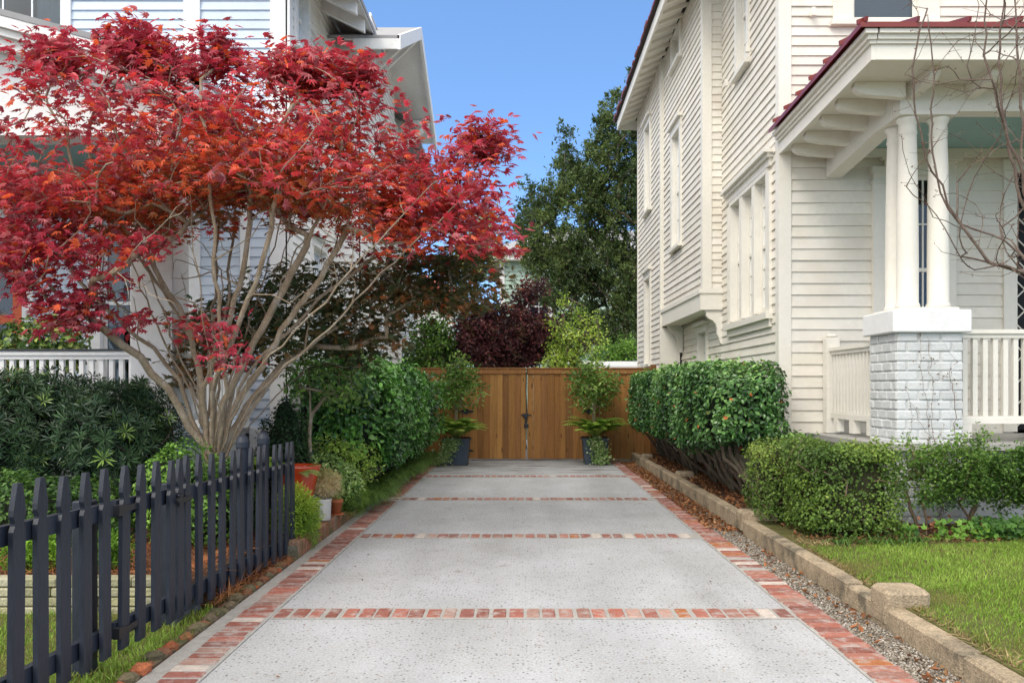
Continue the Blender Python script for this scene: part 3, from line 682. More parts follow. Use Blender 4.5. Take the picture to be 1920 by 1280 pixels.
# ================================================================ WALL / WINDOW BUILDING KIT
class Wall:
    """vertical wall plane: a,b = ends (x,y); normal to the right of a->b"""
    def __init__(s, a, b):
        s.a = np.array(a, float); s.b = np.array(b, float); s.L = np.linalg.norm(s.b - s.a); s.u = (s.b - s.a) / s.L; s.n = np.array((s.u[1], -s.u[0]))
    def pt(s, t, o, z): q = s.a + s.u * t + s.n * o; return (q[0], q[1], z)
    def box(s, m_, s0, s1, o0, o1, z0, z1, c=(1, 1, 1)):
        m_.hexa([s.pt(s0, o0, z0), s.pt(s1, o0, z0), s.pt(s1, o1, z0), s.pt(s0, o1, z0), s.pt(s0, o0, z1), s.pt(s1, o0, z1), s.pt(s1, o1, z1), s.pt(s0, o1, z1)], c)
    def clap(s, m_, z0, z1, e=.115, op=(), t=.022, top=None, s0=0.0, s1=None):
        """clapboards; op = openings (s0,s1,z0,z1); top(s) optional roof line"""
        s1 = s.L if s1 is None else s1; z = z0; row = 0
        while z < z1 - 1e-4:
            zt = min(z + e, z1); segs = [(s0, s1)]
            for (a, b_, c_, d) in op:
                if zt > c_ and z < d:
                    ns = []
                    for (p, q) in segs:
                        if b_ <= p or a >= q: ns.append((p, q)); continue
                        if a > p: ns.append((p, a))
                        if b_ < q: ns.append((b_, q))
                    segs = ns
            for (p, q) in segs:
                x = p; L0 = random.uniform(2.0, 4.5)
                while x < q - 1e-4:
                    x2 = q if x + L0 > q - .6 else x + L0
                    if top is None or z < min(top(x), top(x2)) + .3:
                        tt = t * random.uniform(.85, 1.2); c = random.uniform(.93, 1.03); w = random.uniform(-.003, .003)
                        zz = z + w; z3 = z - w * random.uniform(-.5, 1)
                        V = [s.pt(x, -.03, zz), s.pt(x2, -.03, z3), s.pt(x2, tt, z3), s.pt(x, tt, zz), s.pt(x, -.03, zt), s.pt(x2, -.03, zt), s.pt(x2, .003, zt), s.pt(x, .003, zt)]
                        m_.hexa(V, (c, c * random.uniform(.985, 1.0), c * random.uniform(.965, 1.0)))
                    x = x2; L0 = random.uniform(2.5, 5)
            z = zt; row += 1
    def cut(s, w, m=.03): return (w[0] - m, w[1] + m, w[2] - m, w[3] + m)

def window(W, parent, s0, s1, z0, z1, trim, cas=.12, rows=2, cols_=2, head=.06, back='blind', sashbar=True, sill=True, depth=.09, sashmat=None, casd=.045, lintel=True):
    """s0..z1 = glass+sash opening. window (casing) > frame (sash), pane, sill, backing"""
    m_ = MB()
    W.box(m_, s0 - cas, s0, -.03, casd, z0 - .02, z1); W.box(m_, s1, s1 + cas, -.03, casd, z0 - .02, z1)
    W.box(m_, s0 - cas - .01, s1 + cas + .01, -.03, casd + .004, z1, z1 + cas)
    if lintel: W.box(m_, s0 - cas - .05, s1 + cas + .05, -.0, casd + .06, z1 + cas, z1 + cas + head)
    # jamb reveals
    W.box(m_, s0 - .02, s0 - .001, -depth - .04, -.031, z0, z1); W.box(m_, s1 + .001, s1 + .02, -depth - .04, -.031, z0, z1)
    W.box(m_, s0, s1, -depth - .04, -.031, z1 - .001, z1 + .02); W.box(m_, s0, s1, -depth - .04, -.031, z0 - .02, z0)
    root = m_.build('window', trim, parent)
    f = MB(); d0, d1 = -depth, -depth + .04; sw = .045; zm = (z0 + z1) / 2
    W.box(f, s0, s0 + sw, d0, d1, z0, z1); W.box(f, s1 - sw, s1, d0, d1, z0, z1)
    W.box(f, s0 + sw, s1 - sw, d0, d1 - .001, z0, z0 + sw * 1.4); W.box(f, s0 + sw, s1 - sw, d0, d1 - .001, z1 - sw, z1)
    if sashbar: W.box(f, s0 + sw, s1 - sw, d0, d1 + .01, zm - .022, zm + .022)
    for half, (a, b_) in enumerate(((z0 + sw*1.4, zm - .022 if sashbar else z1 - sw), (zm + .022, z1 - sw))):
        if half == 1 and not sashbar: break
        for k in range(1, cols_):
            x = s0 + sw + (s1 - s0 - 2*sw) * k / cols_; W.box(f, x - .009, x + .009, d0 + .006, d1 - .006, a, b_)
        for k in range(1, rows):
            z = a + (b_ - a) * k / rows; W.box(f, s0 + sw, s1 - sw, d0 + .008, d1 - .008, z - .009, z + .009)
    f.build('frame', sashmat or trim, root)
    p = MB(); W.box(p, s0 + .01, s1 - .01, d0 + .016, d0 + .020, z0 + .01, z1 - .01); p.build('pane', M['glass'], root)
    k = MB()
    if back in ('blind', 'both'):
        W.box(k, s0, s1, d0 - .05, d0 - .04, z0 if back == 'blind' else zm - .1, z1); k.build('blind', M['blind'], root)
    if back == 'curtain':
        W.box(k, s0, s0 + (s1-s0)*.28, d0 - .06, d0 - .05, z0, z1); W.box(k, s1 - (s1-s0)*.33, s1, d0 - .06, d0 - .05, z0, z1); k.build('curtain', M['curtain'], root)
    if back != 'blind':
        k = MB(); W.box(k, s0 - .3, s1 + .3, d0 - .62, d0 - .6, z0 - .3, z1 + .3); k.build('dark_room_back', M['dark'], root)  # near-black sheet: the unlit room is put into its colour
    if sill:
        k = MB(); W.box(k, s0 - cas - .04, s1 + cas + .04, -.03, casd + .055, z0 - .075, z0 - .021); k.build('sill', trim, root)
    return root

# ================================================================ RIGHT HOUSE
CR, CT = M['cream'], M['cream_trim']
rh = thing('clapboard_house', (6, 13, 0), 'tall cream clapboard house with bracketed bay and columned red-edged porch on the right', 'house')
WF = Wall((3.12, 10.30), (12.5, 10.30))                     # street front
WS = Wall((3.19, 16.98), (3.12, 10.30))                     # side, near part
WB = Wall((2.825, 16.98), (2.86, 13.42))                    # bay
WR = Wall((2.78, 20.4), (2.78, 17.0))                       # rear part
def sY(W, Y): return (W.a[1] - Y)
EZ = 8.05
m = MB()
up_w = (0.98 - .12 + 0, 0, 0, 0)
w_up = (3.98 - 3.12, 4.78 - 3.12, 5.88, 7.35)
w_por = (4.52 - 3.12, 5.06 - 3.12, 1.75, 4.02)
w_door = (5.95 - 3.12, 7.0 - 3.12, 0.95, 4.05)
WF.clap(m, .91, 4.40, .139, [WF.cut(w_por), WF.cut(w_door)], s0=.12)
WF.clap(m, 4.40, EZ, .118, [WF.cut(w_up), WF.cut((w_up[0]+3, w_up[1]+3.2, w_up[2], w_up[3]))], s0=.12)
m.build('wall', CR, rh)
m = MB()
w_tr = [(sY(WS, 12.72), sY(WS, 12.17), 2.46, 4.16), (sY(WS, 12.04), sY(WS, 11.49), 2.46, 4.16), (sY(WS, 11.36), sY(WS, 10.81), 2.46, 4.16)]
w_su = (sY(WS, 12.35), sY(WS, 11.80), 5.98, 7.6)
w_ub = (sY(WS, 15.2), sY(WS, 14.55), 1.15, 2.42)
trio = (w_tr[0][0], w_tr[2][1], 2.46, 4.16)
WS.clap(m, .25, 2.70, .118, [WS.cut(w_ub), WS.cut(trio)], s1=WS.L - .11)
WS.clap(m, 2.70, EZ, .118, [WS.cut(trio), WS.cut(w_su)], s0=sY(WS, 13.44), s1=WS.L - .11)
m.build('wall', CR, rh)
m = MB()
w_b1 = (sY(WB, 15.95), sY(WB, 15.25), 4.05, 6.12); w_b2 = (sY(WB, 15.95), sY(WB, 15.25), 7.40, 7.95)
WB.clap(m, 3.0, EZ + .2, .118, [WB.cut(w_b1), WB.cut(w_b2)], s0=.06, s1=WB.L - .10)
WBf = Wall((2.86, 13.42), (3.16, 13.42)); WBf.clap(m, 3.0, EZ + .1, .118, s0=.11, s1=.30)
m.build('wall', CR, rh)
m = MB()
w_r1 = (sY(WR, 19.1), sY(WR, 18.4), 5.35, 7.2); w_r2 = (sY(WR, 19.1), sY(WR, 18.4), 2.0, 3.85)
WR.clap(m, .3, EZ, .118, [WR.cut(w_r1), WR.cut(w_r2)], s0=.1, s1=WR.L - .08)
WRb = Wall((12.5, 20.4), (2.78, 20.4)); WRb.clap(m, .3, EZ, .236)
WRr = Wall((12.5, 10.3), (12.5, 20.4)); WRr.clap(m, .3, EZ, .236)
m.build('wall', CR, rh)
m = MB(); m.box(3.25, 12.4, 20.2, 20.25, .2, EZ); m.build('inner_wall', M['dark'], rh); m = MB(); m.box(3.3, 12.4, 13.9, 14.0, .2, EZ); m.build('inner_wall', M['dark'], rh)
# corner boards, bands
m = MB()
WF.box(m, 0.002, .12, -.02, .03, .2, EZ); WS.box(m, WS.L - .11, WS.L + .03, -.02, .032, .2, EZ)
WB.box(m, WB.L - .10, WB.L + .03, -.02, .032, 3.0, EZ + .1); WBf.box(m, .002, .115, -.02, .03, 3.0, EZ + .1)
WB.box(m, 0, .06, -.02, .030, 3.0, EZ + .1)
WR.box(m, WR.L - .08, WR.L + .02, -.02, .031, .2, EZ); m.box(2.75, 3.14, 16.975, 17.01, .2, 2.66)
WR.box(m, 0, .1, -.02, .031, .2, EZ)
WR.box(m, 0, WR.L, -.02, .04, .2, .3); WS.box(m, 0, WS.L - .12, -.02, .04, .15, .25)
m.build('corner_board', CT, rh)
m = MB()
WB.box(m, -.03, WB.L + .055, -.3, .05, 2.68, 3.0); WB.box(m, -.03, WB.L + .075, .05, .075, 2.94, 3.01); WBf.box(m, -.07, .32, -.01, .055, 2.68, 3.0); WBf.box(m, -.09, .33, .055, .08, 2.94, 3.01)
m.build('bay_band', CT, rh)
br = [(0, 0), (0, -.52), (.05, -.52), (.07, -.44), (.10, -.38), (.10, -.30), (.12, -.22), (.17, -.16), (.23, -.13), (.27, -.09), (.275, -.04), (.30, 0)]
for Y0 in (13.40, 16.80):
    m = MB(); m.prism([(3.165 - a, 2.678 + b_) for (a, b_) in br], 'y', Y0 - .0, Y0 + .10); m.build('bracket', CT, rh)
    m_ = None
# windows of the right house
for w in w_tr: window(WS, rh, *w, CT, cas=.06, rows=3, cols_=2, sill=False, lintel=False, depth=.10)
m = MB(); WS.box(m, trio[0]-.19, trio[0]-.062, -.02, .05, 2.38, 4.16); WS.box(m, trio[1]+.062, trio[1]+.19, -.02, .05, 2.38, 4.16)
WS.box(m, trio[0]-.20, trio[1]+.20, -.02, .052, 4.225, 4.32); WS.box(m, trio[0]-.24, trio[1]+.24, -.02, .09, 4.32, 4.37); WS.box(m, trio[0]-.28, trio[1]+.28, -.02, .14, 4.37, 4.41)
WS.box(m, trio[0]-.24, trio[1]+.22, -.02, .10, 2.32, 2.40); WS.box(m, trio[0]-.20, trio[1]+.18, -.02, .05, 2.22, 2.32)
m.build('window_surround', CT, rh)
window(WS, rh, *w_su, CT, rows=2, cols_=2)
window(WS, rh, *w_ub, CT, rows=2, cols_=2)
window(WB, rh, *w_b1, CT, rows=2, cols_=2, cas=.15)
window(WB, rh, *w_b2, CT, rows=1, cols_=1, sashbar=False, cas=.13)
window(WR, rh, *w_r1, CT, rows=2, cols_=2); window(WR, rh, *w_r2, CT, rows=2, cols_=2, cas=.15)
window(WF, rh, *w_up, CT, rows=1, cols_=1, cas=.24, depth=.08)
window(WF, rh, w_up[0]+3, w_up[1]+3.2, w_up[2], w_up[3], CT, rows=1, cols_=1, cas=.24)
window(WF, rh, *w_por, CT, rows=2, cols_=3, back='room', cas=.16, lintel=True)
# door with diamond lattice
m = MB(); WF.box(m, w_door[0]-.16, w_door[0], -.03, .05, .93, 4.05); WF.box(m, w_door[1], w_door[1]+.16, -.03, .05, .93, 4.05); WF.box(m, w_door[0]-.17, w_door[1]+.17, -.03, .055, 4.05, 4.2)
m.build('door_frame', CT, rh)
m = MB(); WF.box(m, w_door[0], w_door[1], -.10, -.05, .95, 4.05); dr = m.build('door', M['dark'], rh)
m = MB(); n_ = 10; dx = .26
for k in range(-14, 18):
    for sgn in (1, -1):
        z_a = .95 + k * .26; pa = []
        # clipped diagonal in the door rectangle
        x0_, x1_ = w_door[0], w_door[1]
        f0 = z_a if sgn > 0 else z_a + (x1_ - x0_); f1 = z_a + (x1_ - x0_) if sgn > 0 else z_a
        if min(f0, f1) < .95 or max(f0, f1) > 4.05: continue
        m.bar(WF.pt(x0_, -.035 - .004*sgn, f0), WF.pt(x1_, -.035 - .004*sgn, f1), .014, .014, up=(0, 0, 1))
m.build('lattice', CT, dr)
# pilaster on the porch wall
m = MB(); WF.box(m, 4.21-3.12, 4.35-3.12, 0, .08, .93, 4.02); WF.box(m, 4.19-3.12, 4.37-3.12, 0, .10, 3.90, 3.94); WF.box(m, 4.18-3.12, 4.38-3.12, 0, .12, 4.02, 4.10)
m.build('pilaster', CT, rh)
# main eave and roof
fas = [(2.35, 7.80), (2.45, 7.80), (2.45, 8.02), (2.35, 8.02)]
m = MB(); m.box(2.33, 2.37, 9.6, 20.95, 7.78, 8.0); m.box(2.37, 13.2, 9.6, 9.64, 7.78, 8.0); m.box(2.37, 13.2, 20.91, 20.95, 7.78, 8.0)
m.hexa([(2.37, 9.64, 7.84), (3.3, 9.64, 8.22), (3.3, 20.91, 8.22), (2.37, 20.91, 7.84), (2.37, 9.64, 7.87), (3.3, 9.64, 8.25), (3.3, 20.91, 8.25), (2.37, 20.91, 7.87)])
m.hexa([(3.3, 9.64, 7.9), (13, 9.64, 7.9), (13, 10.4, 8.0), (3.3, 10.4, 8.0), (3.3, 9.64, 7.93), (13, 9.64, 7.93), (13, 10.4, 8.03), (3.3, 10.4, 8.03)])
m.build('eave', CT, rh)
Y = 9.9
while Y < 20.8:
    m = MB(); m.hexa([(2.372, Y-.03, 7.79), (3.1, Y-.03, 8.06), (3.1, Y+.03, 8.06), (2.372, Y+.03, 7.79), (2.372, Y-.03, 7.845), (3.1, Y-.03, 8.14), (3.1, Y+.03, 8.14), (2.372, Y+.03, 7.845)]); Y += .42
    m.build('rafter_tail', CT, rh)
m = MB(); a, b_, c_, d = (2.27, 9.5), (13.3, 9.5), (13.3, 21.05), (2.27, 21.05)
V = [(*a, 8.005), (*b_, 8.005), (*c_, 8.005), (*d, 8.005), (7.8, 14.6, 11.2), (7.8, 16, 11.2), (*a, 8.04), (*b_, 8.04), (*c_, 8.04), (*d, 8.04)]
m.add(V, [(0, 3, 2, 1), (0, 1, 7, 6), (1, 2, 8, 7), (2, 3, 9, 8), (3, 0, 6, 9), (6, 7, 4), (7, 8, 5, 4), (8, 9, 5), (9, 6, 4, 5)])
rr_ = m.build('roof', M['shingle'], rh)
m = MB(); Y = 9.6
while Y < 21:
    L = random.uniform(.2, .3); m.box(2.25 + random.uniform(-.02, .02), 2.5, Y, Y + L - .02, 8.03, 8.06 + random.uniform(0, .03)); Y += L
m.build('shingle_edge', M['redroof'], rr_)

for (W__, t_, z_) in ((WF, 1520, 32), (WS, 1372, 158), (WS, 1415, 94)):
    if W__ is WF: s_t = PX(t_, 10.3) - 3.12; zz_ = PZ(z_, 10.3)
    else: Yw = 3.13 * F / (t_ - CX); s_t = sY(WS, Yw); zz_ = PZ(z_, Yw)
    m = MB(); W__.box(m, s_t - .012, s_t + .012, .02, .12, zz_ - .012, zz_ + .012); W__.box(m, s_t - .03, s_t + .03, .07, .125, zz_ - .03, zz_ + .03); W__.box(m, s_t - .018, s_t + .018, .075, .12, zz_ + .03, zz_ + .07); m.build('insulator', CT, rh)
# ---- porch (part of the house)
m = MB(); m.box(3.48, 12.4, 8.30, 10.27, .86, .915); m.box(3.42, 12.4, 8.12, 8.298, .86, .92); m.box(3.42, 3.478, 8.3, 10.27, .86, .92)
m.build('porch_floor', mat('porch_floor_paint', (.42, .41, .39), .5, .15, 3.0, stretch=(10, 1, 1)), rh)
m = MB(); m.box(3.55, 12.4, 8.35, 8.40, .1, .858); m.box(3.55, 3.60, 8.85, 10.27, .1, .858); m.box(3.12, 3.56, 10.2, 10.29, .1, .88); m.build('porch_skirt', M['white'], rh)
# painted brick pier
m = MB(); X0, X1, Y0, Y1 = 3.60, 4.245, 8.20, 8.84
m.box(X0 + .012, X1 - .012, Y0 + .012, Y1 - .012, .1, 2.0, (.9, .9, .9)); z = .12; r = 0; hc = .0935
while z < 1.97:
    def course(fixed, lo, hi, axis):
        x = lo if r % 2 else lo - .11
        while x < hi - .01:
            xa, xb = max(x, lo), min(x + .205, hi); q = random.uniform(-.004, .005); cc = random.uniform(.9, 1.04)
            if xb - xa > .03:
                if axis == 'x': m.box(xa + .004, xb - .004, fixed - q, fixed + .10, z + .005, z + hc - .006, (cc,) * 3, bev=.009)
                else: m.box(fixed - q, fixed + .10, xa + .004, xb - .004, z + .005, z + hc - .006, (cc,) * 3, bev=.009)
            x += .215
    course(Y0, X0, X1, 'x'); course(X0 - .001, Y0 + .012, Y1, 'y')
    x = Y0 + .02
    while x < Y1 - .02: m.box(X1 - .10, X1 + random.uniform(-.003, .003), x, min(x + .2, Y1), z + .005, z + hc - .006, bev=.009); x += .21
    x = X0 + .02
    while x < X1 - .02: m.box(x, min(x + .2, X1), Y1 - .1, Y1 + random.uniform(-.003, .003), z + .005, z + hc - .006, bev=.009); x += .21
    z += hc; r += 1
pier = m.build('brick_pier', M['wbrick'], rh)
m = MB(); m.box(3.545, 4.30, 8.145, 8.895, 1.985, 2.205, bev=.012); m.build('pier_cap', M['white'], pier)
# columns
for (cx, cy) in ((3.775, 8.36), (4.075, 8.36), (3.80, 8.68)):
    m = MB(); zb, zt = 2.235, 4.09
    prof = [(.112, zb), (.115, zb + .02), (.108, zb + .04), (.101, zb + .05), (.1015, zb + .5), (.098, zb + .95), (.091, zb + 1.4), (.083, zt - .22), (.082, zt - .165), (.089, zt - .155), (.089, zt - .14), (.083, zt - .13), (.083, zt - .06), (.098, zt - .035), (.103, zt - .012), (.103, zt)]
    m.lathe(cx, cy, prof, 28); c1 = m.build('column', CT, rh, smooth=True)
m = MB(); m.box(3.64, 4.21, 8.22, 8.50, 2.2055, 2.234); m.box(3.64, 3.93, 8.502, 8.82, 2.2055, 2.233); m.build('column_base', CT, rh)
m = MB(); m.box(3.645, 4.20, 8.23, 8.49, 4.091, 4.13); m.box(3.645, 3.94, 8.492, 8.82, 4.091, 4.13); m.build('capital', CT, rh)
# second pier farther along the porch (outside the picture to the right)
m = MB(); m.box(8.1, 8.75, 8.2, 8.84, .1, 2.0); m.box(8.05, 8.8, 8.15, 8.89, 1.99, 2.2); m.build('brick_pier', M['wbrick'], rh)
for cx in (8.28, 8.58):
    m = MB(); m.lathe(cx, 8.36, [(.11, 2.2), (.1, 2.26), (.098, 3.2), (.083, 3.9), (.1, 4.09), (.1, 4.13)], 24); m.build('column', CT, rh, smooth=True)
# beams
def sb(m_, x0, x1, y0, y1, za0, za1, zb0, zb1, c=(1, 1, 1)):   # box whose z range goes from (za0,za1) at y0 to (zb0,zb1) at y1
    m_.hexa([(x0, y0, za0), (x1, y0, za0), (x1, y1, zb0), (x0, y1, zb0), (x0, y0, za1), (x1, y0, za1), (x1, y1, zb1), (x0, y1, zb1)], c)
m = MB(); m.box(3.665, 12.4, 8.262, 8.44, 4.132, 4.39); sb(m, 3.66, 3.84, 8.26, 8.262, 4.132, 4.39, 4.132, 4.39)
sb(m, 3.66, 3.84, 8.441, 10.27, 4.132, 4.38, 3.98, 4.30)
m.build('beam', CT, rh)
m = MB(); sb(m, 3.10, 3.659, 7.56, 10.27, 4.40, 4.42, 4.30, 4.32); m.box(3.66, 12.4, 7.56, 8.26, 4.391, 4.41); m.build('porch_soffit', CT, rh)
m = MB(); sb(m, 3.845, 12.4, 8.445, 10.27, 4.36, 4.38, 4.32, 4.34); m.build('porch_ceiling', M['teal'], rh)
m = MB(); m.box(3.845, 12.4, 10.20, 10.268, 4.22, 4.318); m.box(3.845, 12.4, 8.445, 8.50, 4.30, 4.355); m.build('ceiling_trim', CT, rh)
m = MB()   # fascia with a stepped crown moulding
for (o, zl, zh) in ((0, 0.0, .135), (-.025, .135, .165), (-.05, .165, .205), (-.085, .205, .245)):
    sb(m, 3.09 + o, 3.13 + o*.2, 7.55 + o, 10.26, 4.355 + zl, 4.355 + zh, 4.265 + zl, 4.265 + zh)
    m.box(3.131, 12.4, 7.55 + o, 7.59, 4.357 + zl, 4.357 + zh)
m.build('fascia', CT, rh)
for k, Y in enumerate((8.19, 8.62, 9.08, 9.58, 10.02)):
    m = MB(); zt = 4.40 - (Y - 7.56) * .037
    pr = [(3.66, zt), (3.66, zt - .15), (3.36, zt - .13), (3.24, zt - .11), (3.19, zt - .08), (3.17, zt - .045), (3.18, zt)]
    m.prism(pr, 'y', Y - .045, Y + .045); m.build('rafter_end', CT, rh)
X = 3.77
while X < 9:
    m = MB(); zt = 4.39; pr = [(8.26, zt), (8.26, zt - .15), (7.96, zt - .13), (7.84, zt - .11), (7.79, zt - .08), (7.77, zt - .045), (7.78, zt)]
    m.prism(pr, 'x', X - .045, X + .045); m.build('rafter_end', CT, rh); X += .56
m = MB()
V = [(2.955, 7.44, 4.60), (12.6, 7.44, 4.60), (12.6, 10.27, 5.45), (4.6, 10.27, 5.45), (2.965, 10.27, 4.515)]
V2 = [(x, y, z + .045) for (x, y, z) in V]
m.add(V + V2, [(4, 3, 0), (3, 2, 1, 0), (5, 8, 9), (5, 6, 7, 8), (0, 1, 6, 5), (0, 5, 9, 4)])
pr_ = m.build('porch_roof', M['redroof'], rh)
for k in range(7):
    Y = 7.5 + k * .42; z = 4.645 - (Y - 7.44) * .03; xr = 2.96 + min(.14, (Y - 7.44) * .5 + .02); m = MB()
    m.hexa([(2.945, Y - .012, z), (xr, Y - .012, z + (xr - 2.96) * .5), (xr, Y + .012, z + (xr - 2.96) * .5), (2.945, Y + .012, z), (2.94, Y - .012, z + .04), (xr, Y - .012, z + .04 + (xr - 2.96) * .5), (xr, Y + .012, z + .04 + (xr - 2.96) * .5), (2.94, Y + .012, z + .04)]); m.build('seam', M['redroof'], pr_)
for k in range(22):
    X = 3.0 + k * .45; m = MB()
    fy = min(1, (X - 2.955) / 1.645); Ye = 7.43 + 2.83 * fy; ze = 4.645 + .85 * fy
    m.hexa([(X - .012, 7.43, 4.645), (X + .012, 7.43, 4.645), (X + .012, Ye, ze), (X - .012, Ye, ze), (X - .012, 7.42, 4.685), (X + .012, 7.42, 4.685), (X + .012, Ye, ze + .035), (X - .012, Ye, ze + .035)]); m.build('seam', M['redroof'], pr_)
# railings
def railing(parent, p0, p1, z0, z1, trim, sp=.1, w=.045, zslope=0, blocks=True, cap=None):
    """balustrade between p0 and p1; railing > baluster"""
    p0 = np.array(p0, float); p1 = np.array(p1, float); L = np.linalg.norm(p1 - p0); u = (p1 - p0) / L
    m_ = MB(); A = lambda t, z: (p0[0] + u[0]*t, p0[1] + u[1]*t, z)
    m_.bar(A(0, z1 - .02), A(L, z1 - .02), .12, .04); m_.bar(A(0, z1 - .062), A(L, z1 - .062), .075, .043); rt = m_.build('porch_railing', trim, parent); m_ = MB(); m_.bar(A(0, z0 + .03), A(L, z0 + .03), .075, .06); m_.bar(A(0, z0 + .068), A(L, z0 + .068), .06, .016)
    if blocks:
        for t in (.15, L/2, L - .15): m_.bar(A(t - .06, z0 - .075), A(t + .06, z0 - .075), .08, .148)
    m_.build('bottom_rail', trim, rt)
    if cap:
        c2 = MB(); c2.bar(A(-.02, z1 + .012), A(L + .02, z1 + .012), .15, .022); c2.build('rail_cap', cap, rt)
    n_ = int(L / sp); me_ = None
    for k in range(n_):
        t = (k + .5) * L / n_; q = A(t, 0)
        if me_ is None:
            b2 = MB(); b2.hexa([(-w/2*u[0]+w/2*u[1], -w/2*u[1]-w/2*u[0], z0+.077), (w/2*u[0]+w/2*u[1], w/2*u[1]-w/2*u[0], z0+.077), (w/2*u[0]-w/2*u[1], w/2*u[1]+w/2*u[0], z0+.077), (-w/2*u[0]-w/2*u[1], -w/2*u[1]+w/2*u[0], z0+.077),
                                (-w/2*u[0]+w/2*u[1], -w/2*u[1]-w/2*u[0], z1-.084), (w/2*u[0]+w/2*u[1], w/2*u[1]-w/2*u[0], z1-.084), (w/2*u[0]-w/2*u[1], w/2*u[1]+w/2*u[0], z1-.084), (-w/2*u[0]-w/2*u[1], -w/2*u[1]+w/2*u[0], z1-.084)])
            V_ = np.array(b2.v) ; o = link_mesh('baluster', V_ + org(rt), b2.f, trim, rt, colors=np.ones((8, 3))); me_ = o.data
        else:
            o = bpy.data.objects.new('baluster', me_); col.objects.link(o); o.parent = rt
        o.location = Vector((q[0], q[1], 0)) - Vector(org(rt))
    return rt
railing(rh, (4.26, 8.52), (8.1, 8.52), 1.10, 2.035, CT, sp=.099, w=.048)
railing(rh, (3.70, 10.12), (3.70, 8.86), 1.10, 1.93, CT, sp=.095, w=.045)
m = MB(); m.box(3.615, 3.775, 10.13, 10.26, .92, 2.05, bev=.004); m.box(3.64, 3.75, 10.14, 10.25, 2.05, 2.10, bev=.02); m.build('rail_post', CT, rh)

# ================================================================ LEFT HOUSE
BL, WT = M['blue'], M['white']
lh = thing('clapboard_house', (-6, 14, 0), 'pale blue and white clapboard house with porch behind the red maple', 'house')
LF = Wall((-12, 11.0), (-3.02, 11.0)); LS = Wall((-3.02, 11.0), (-3.02, 24.3)); LB = Wall((-2.60, 13.75), (-2.60, 18.2))
ls = lambda X: X + 12
w_u = (ls(-7.15), ls(-5.93), 6.03, 7.2); w_u2 = (ls(-9.9), ls(-8.8), 6.03, 7.2)
w_l = (ls(-5.42), ls(-4.62), 1.35, 3.75); w_d = (ls(-7.45), ls(-6.50), .95, 3.55)
m = MB(); LF.clap(m, .95, 7.25, .122, [LF.cut(w_u), LF.cut(w_u2), LF.cut(w_l), LF.cut(w_d)], s1=LF.L - .22); m.build('wall', BL, lh)
m = MB(); w_s1 = (.36, .90, 6.02, 7.0); w_s2 = (1.2, 2.0, 1.7, 3.5); w_s3 = (9.2, 10.0, 1.9, 3.4)
LS.clap(m, .3, 7.3, .118, [LS.cut(w_s1), LS.cut(w_s2), LS.cut(w_s3)], s0=.12, s1=LS.L - .1); m.build('wall', WT, lh)
m = MB(); LBf = Wall((-3.02, 13.75), (-2.60, 13.75)); LBf.clap(m, .3, 7.0, .118, s1=.32)
w_g1 = (1.6, 2.6, 2.0, 3.6); w_g2 = (1.5, 2.7, 4.9, 6.3)
LB.clap(m, .3, 6.9, .118, [LB.cut(w_g1), LB.cut(w_g2)], s0=.1, s1=LB.L - .1)
Wg = LB; Wg.clap(m, 6.9, 7.9, .118, s0=.9, s1=LB.L - .9)
Wb = Wall((-2.60, 18.2), (-3.02, 18.2)); Wb.clap(m, .3, 7, .236)
m.build('wall', WT, lh)
m = MB(); m.box(-11.9, -3.2, 13.6, 13.65, .2, 7.2); m.box(-11.9, -3.1, 24.2, 24.28, .2, 7.2); m.box(-12, -11.95, 11, 24.3, .2, 7.2); m.build('back_wall', M['dark'], lh)
m = MB()
LF.box(m, LF.L - .22, LF.L + .0, -.02, .035, .2, 7.25); LS.box(m, -.035, .12, -.02, .034, .2, 7.25); LF.box(m, ls(-4.35), ls(-4.14), 0, .045, .95, 7.25)
LS.box(m, LS.L - .1, LS.L + .03, -.02, .034, .2, 7.3)
LB.box(m, -.035, .1, -.02, .034, .2, 6.95); LBf.box(m, .32, .42, -.02, .035, .2, 6.95); LB.box(m, LB.L - .1, LB.L + .03, -.02, .034, .2, 6.95)
LS.box(m, .12, LS.L - .1, -.02, .04, .15, .3); LF.box(m, 8.4, 8.76, -.02, .05, .2, .95); LF.box(m, ls(-3.62), ls(-3.50), 0, .05, .3, 4.3)
m.build('corner_board', WT, lh)
window(LF, lh, *w_u, WT, rows=2, cols_=3, cas=.13, back='curtain', sashbar=False, sill=True)
window(LF, lh, *w_u2, WT, rows=2, cols_=3, cas=.13, back='curtain', sashbar=False)
window(LF, lh, *w_l, WT, rows=1, cols_=1, cas=.17, back='curtain')
window(LS, lh, *w_s1, WT, rows=2, cols_=2, cas=.12); window(LS, lh, *w_s2, WT, rows=1, cols_=2); window(LS, lh, *w_s3, WT, rows=1, cols_=2)
window(LB, lh, *w_g1, WT, rows=1, cols_=2); window(LB, lh, *w_g2, WT, rows=1, cols_=2)
m = MB(); LF.box(m, w_d[0] - .18, w_d[0] - .08, -.02, .05, .95, 3.55); LF.box(m, w_d[1] + .08, w_d[1] + .22, -.02, .05, .95, 3.55); LF.box(m, w_d[0]-.2, w_d[1]+.22, -.02, .055, 3.64, 3.82); m.build('door_casing', WT, lh)
m = MB()
LF.box(m, w_d[0]-.079, w_d[0]+.05, -.1, .03, .95, 3.638); LF.box(m, w_d[1]-.05, w_d[1]+.079, -.1, .03, .95, 3.638); LF.box(m, w_d[0]+.05, w_d[1]-.05, -.1, .029, 3.5, 3.638)
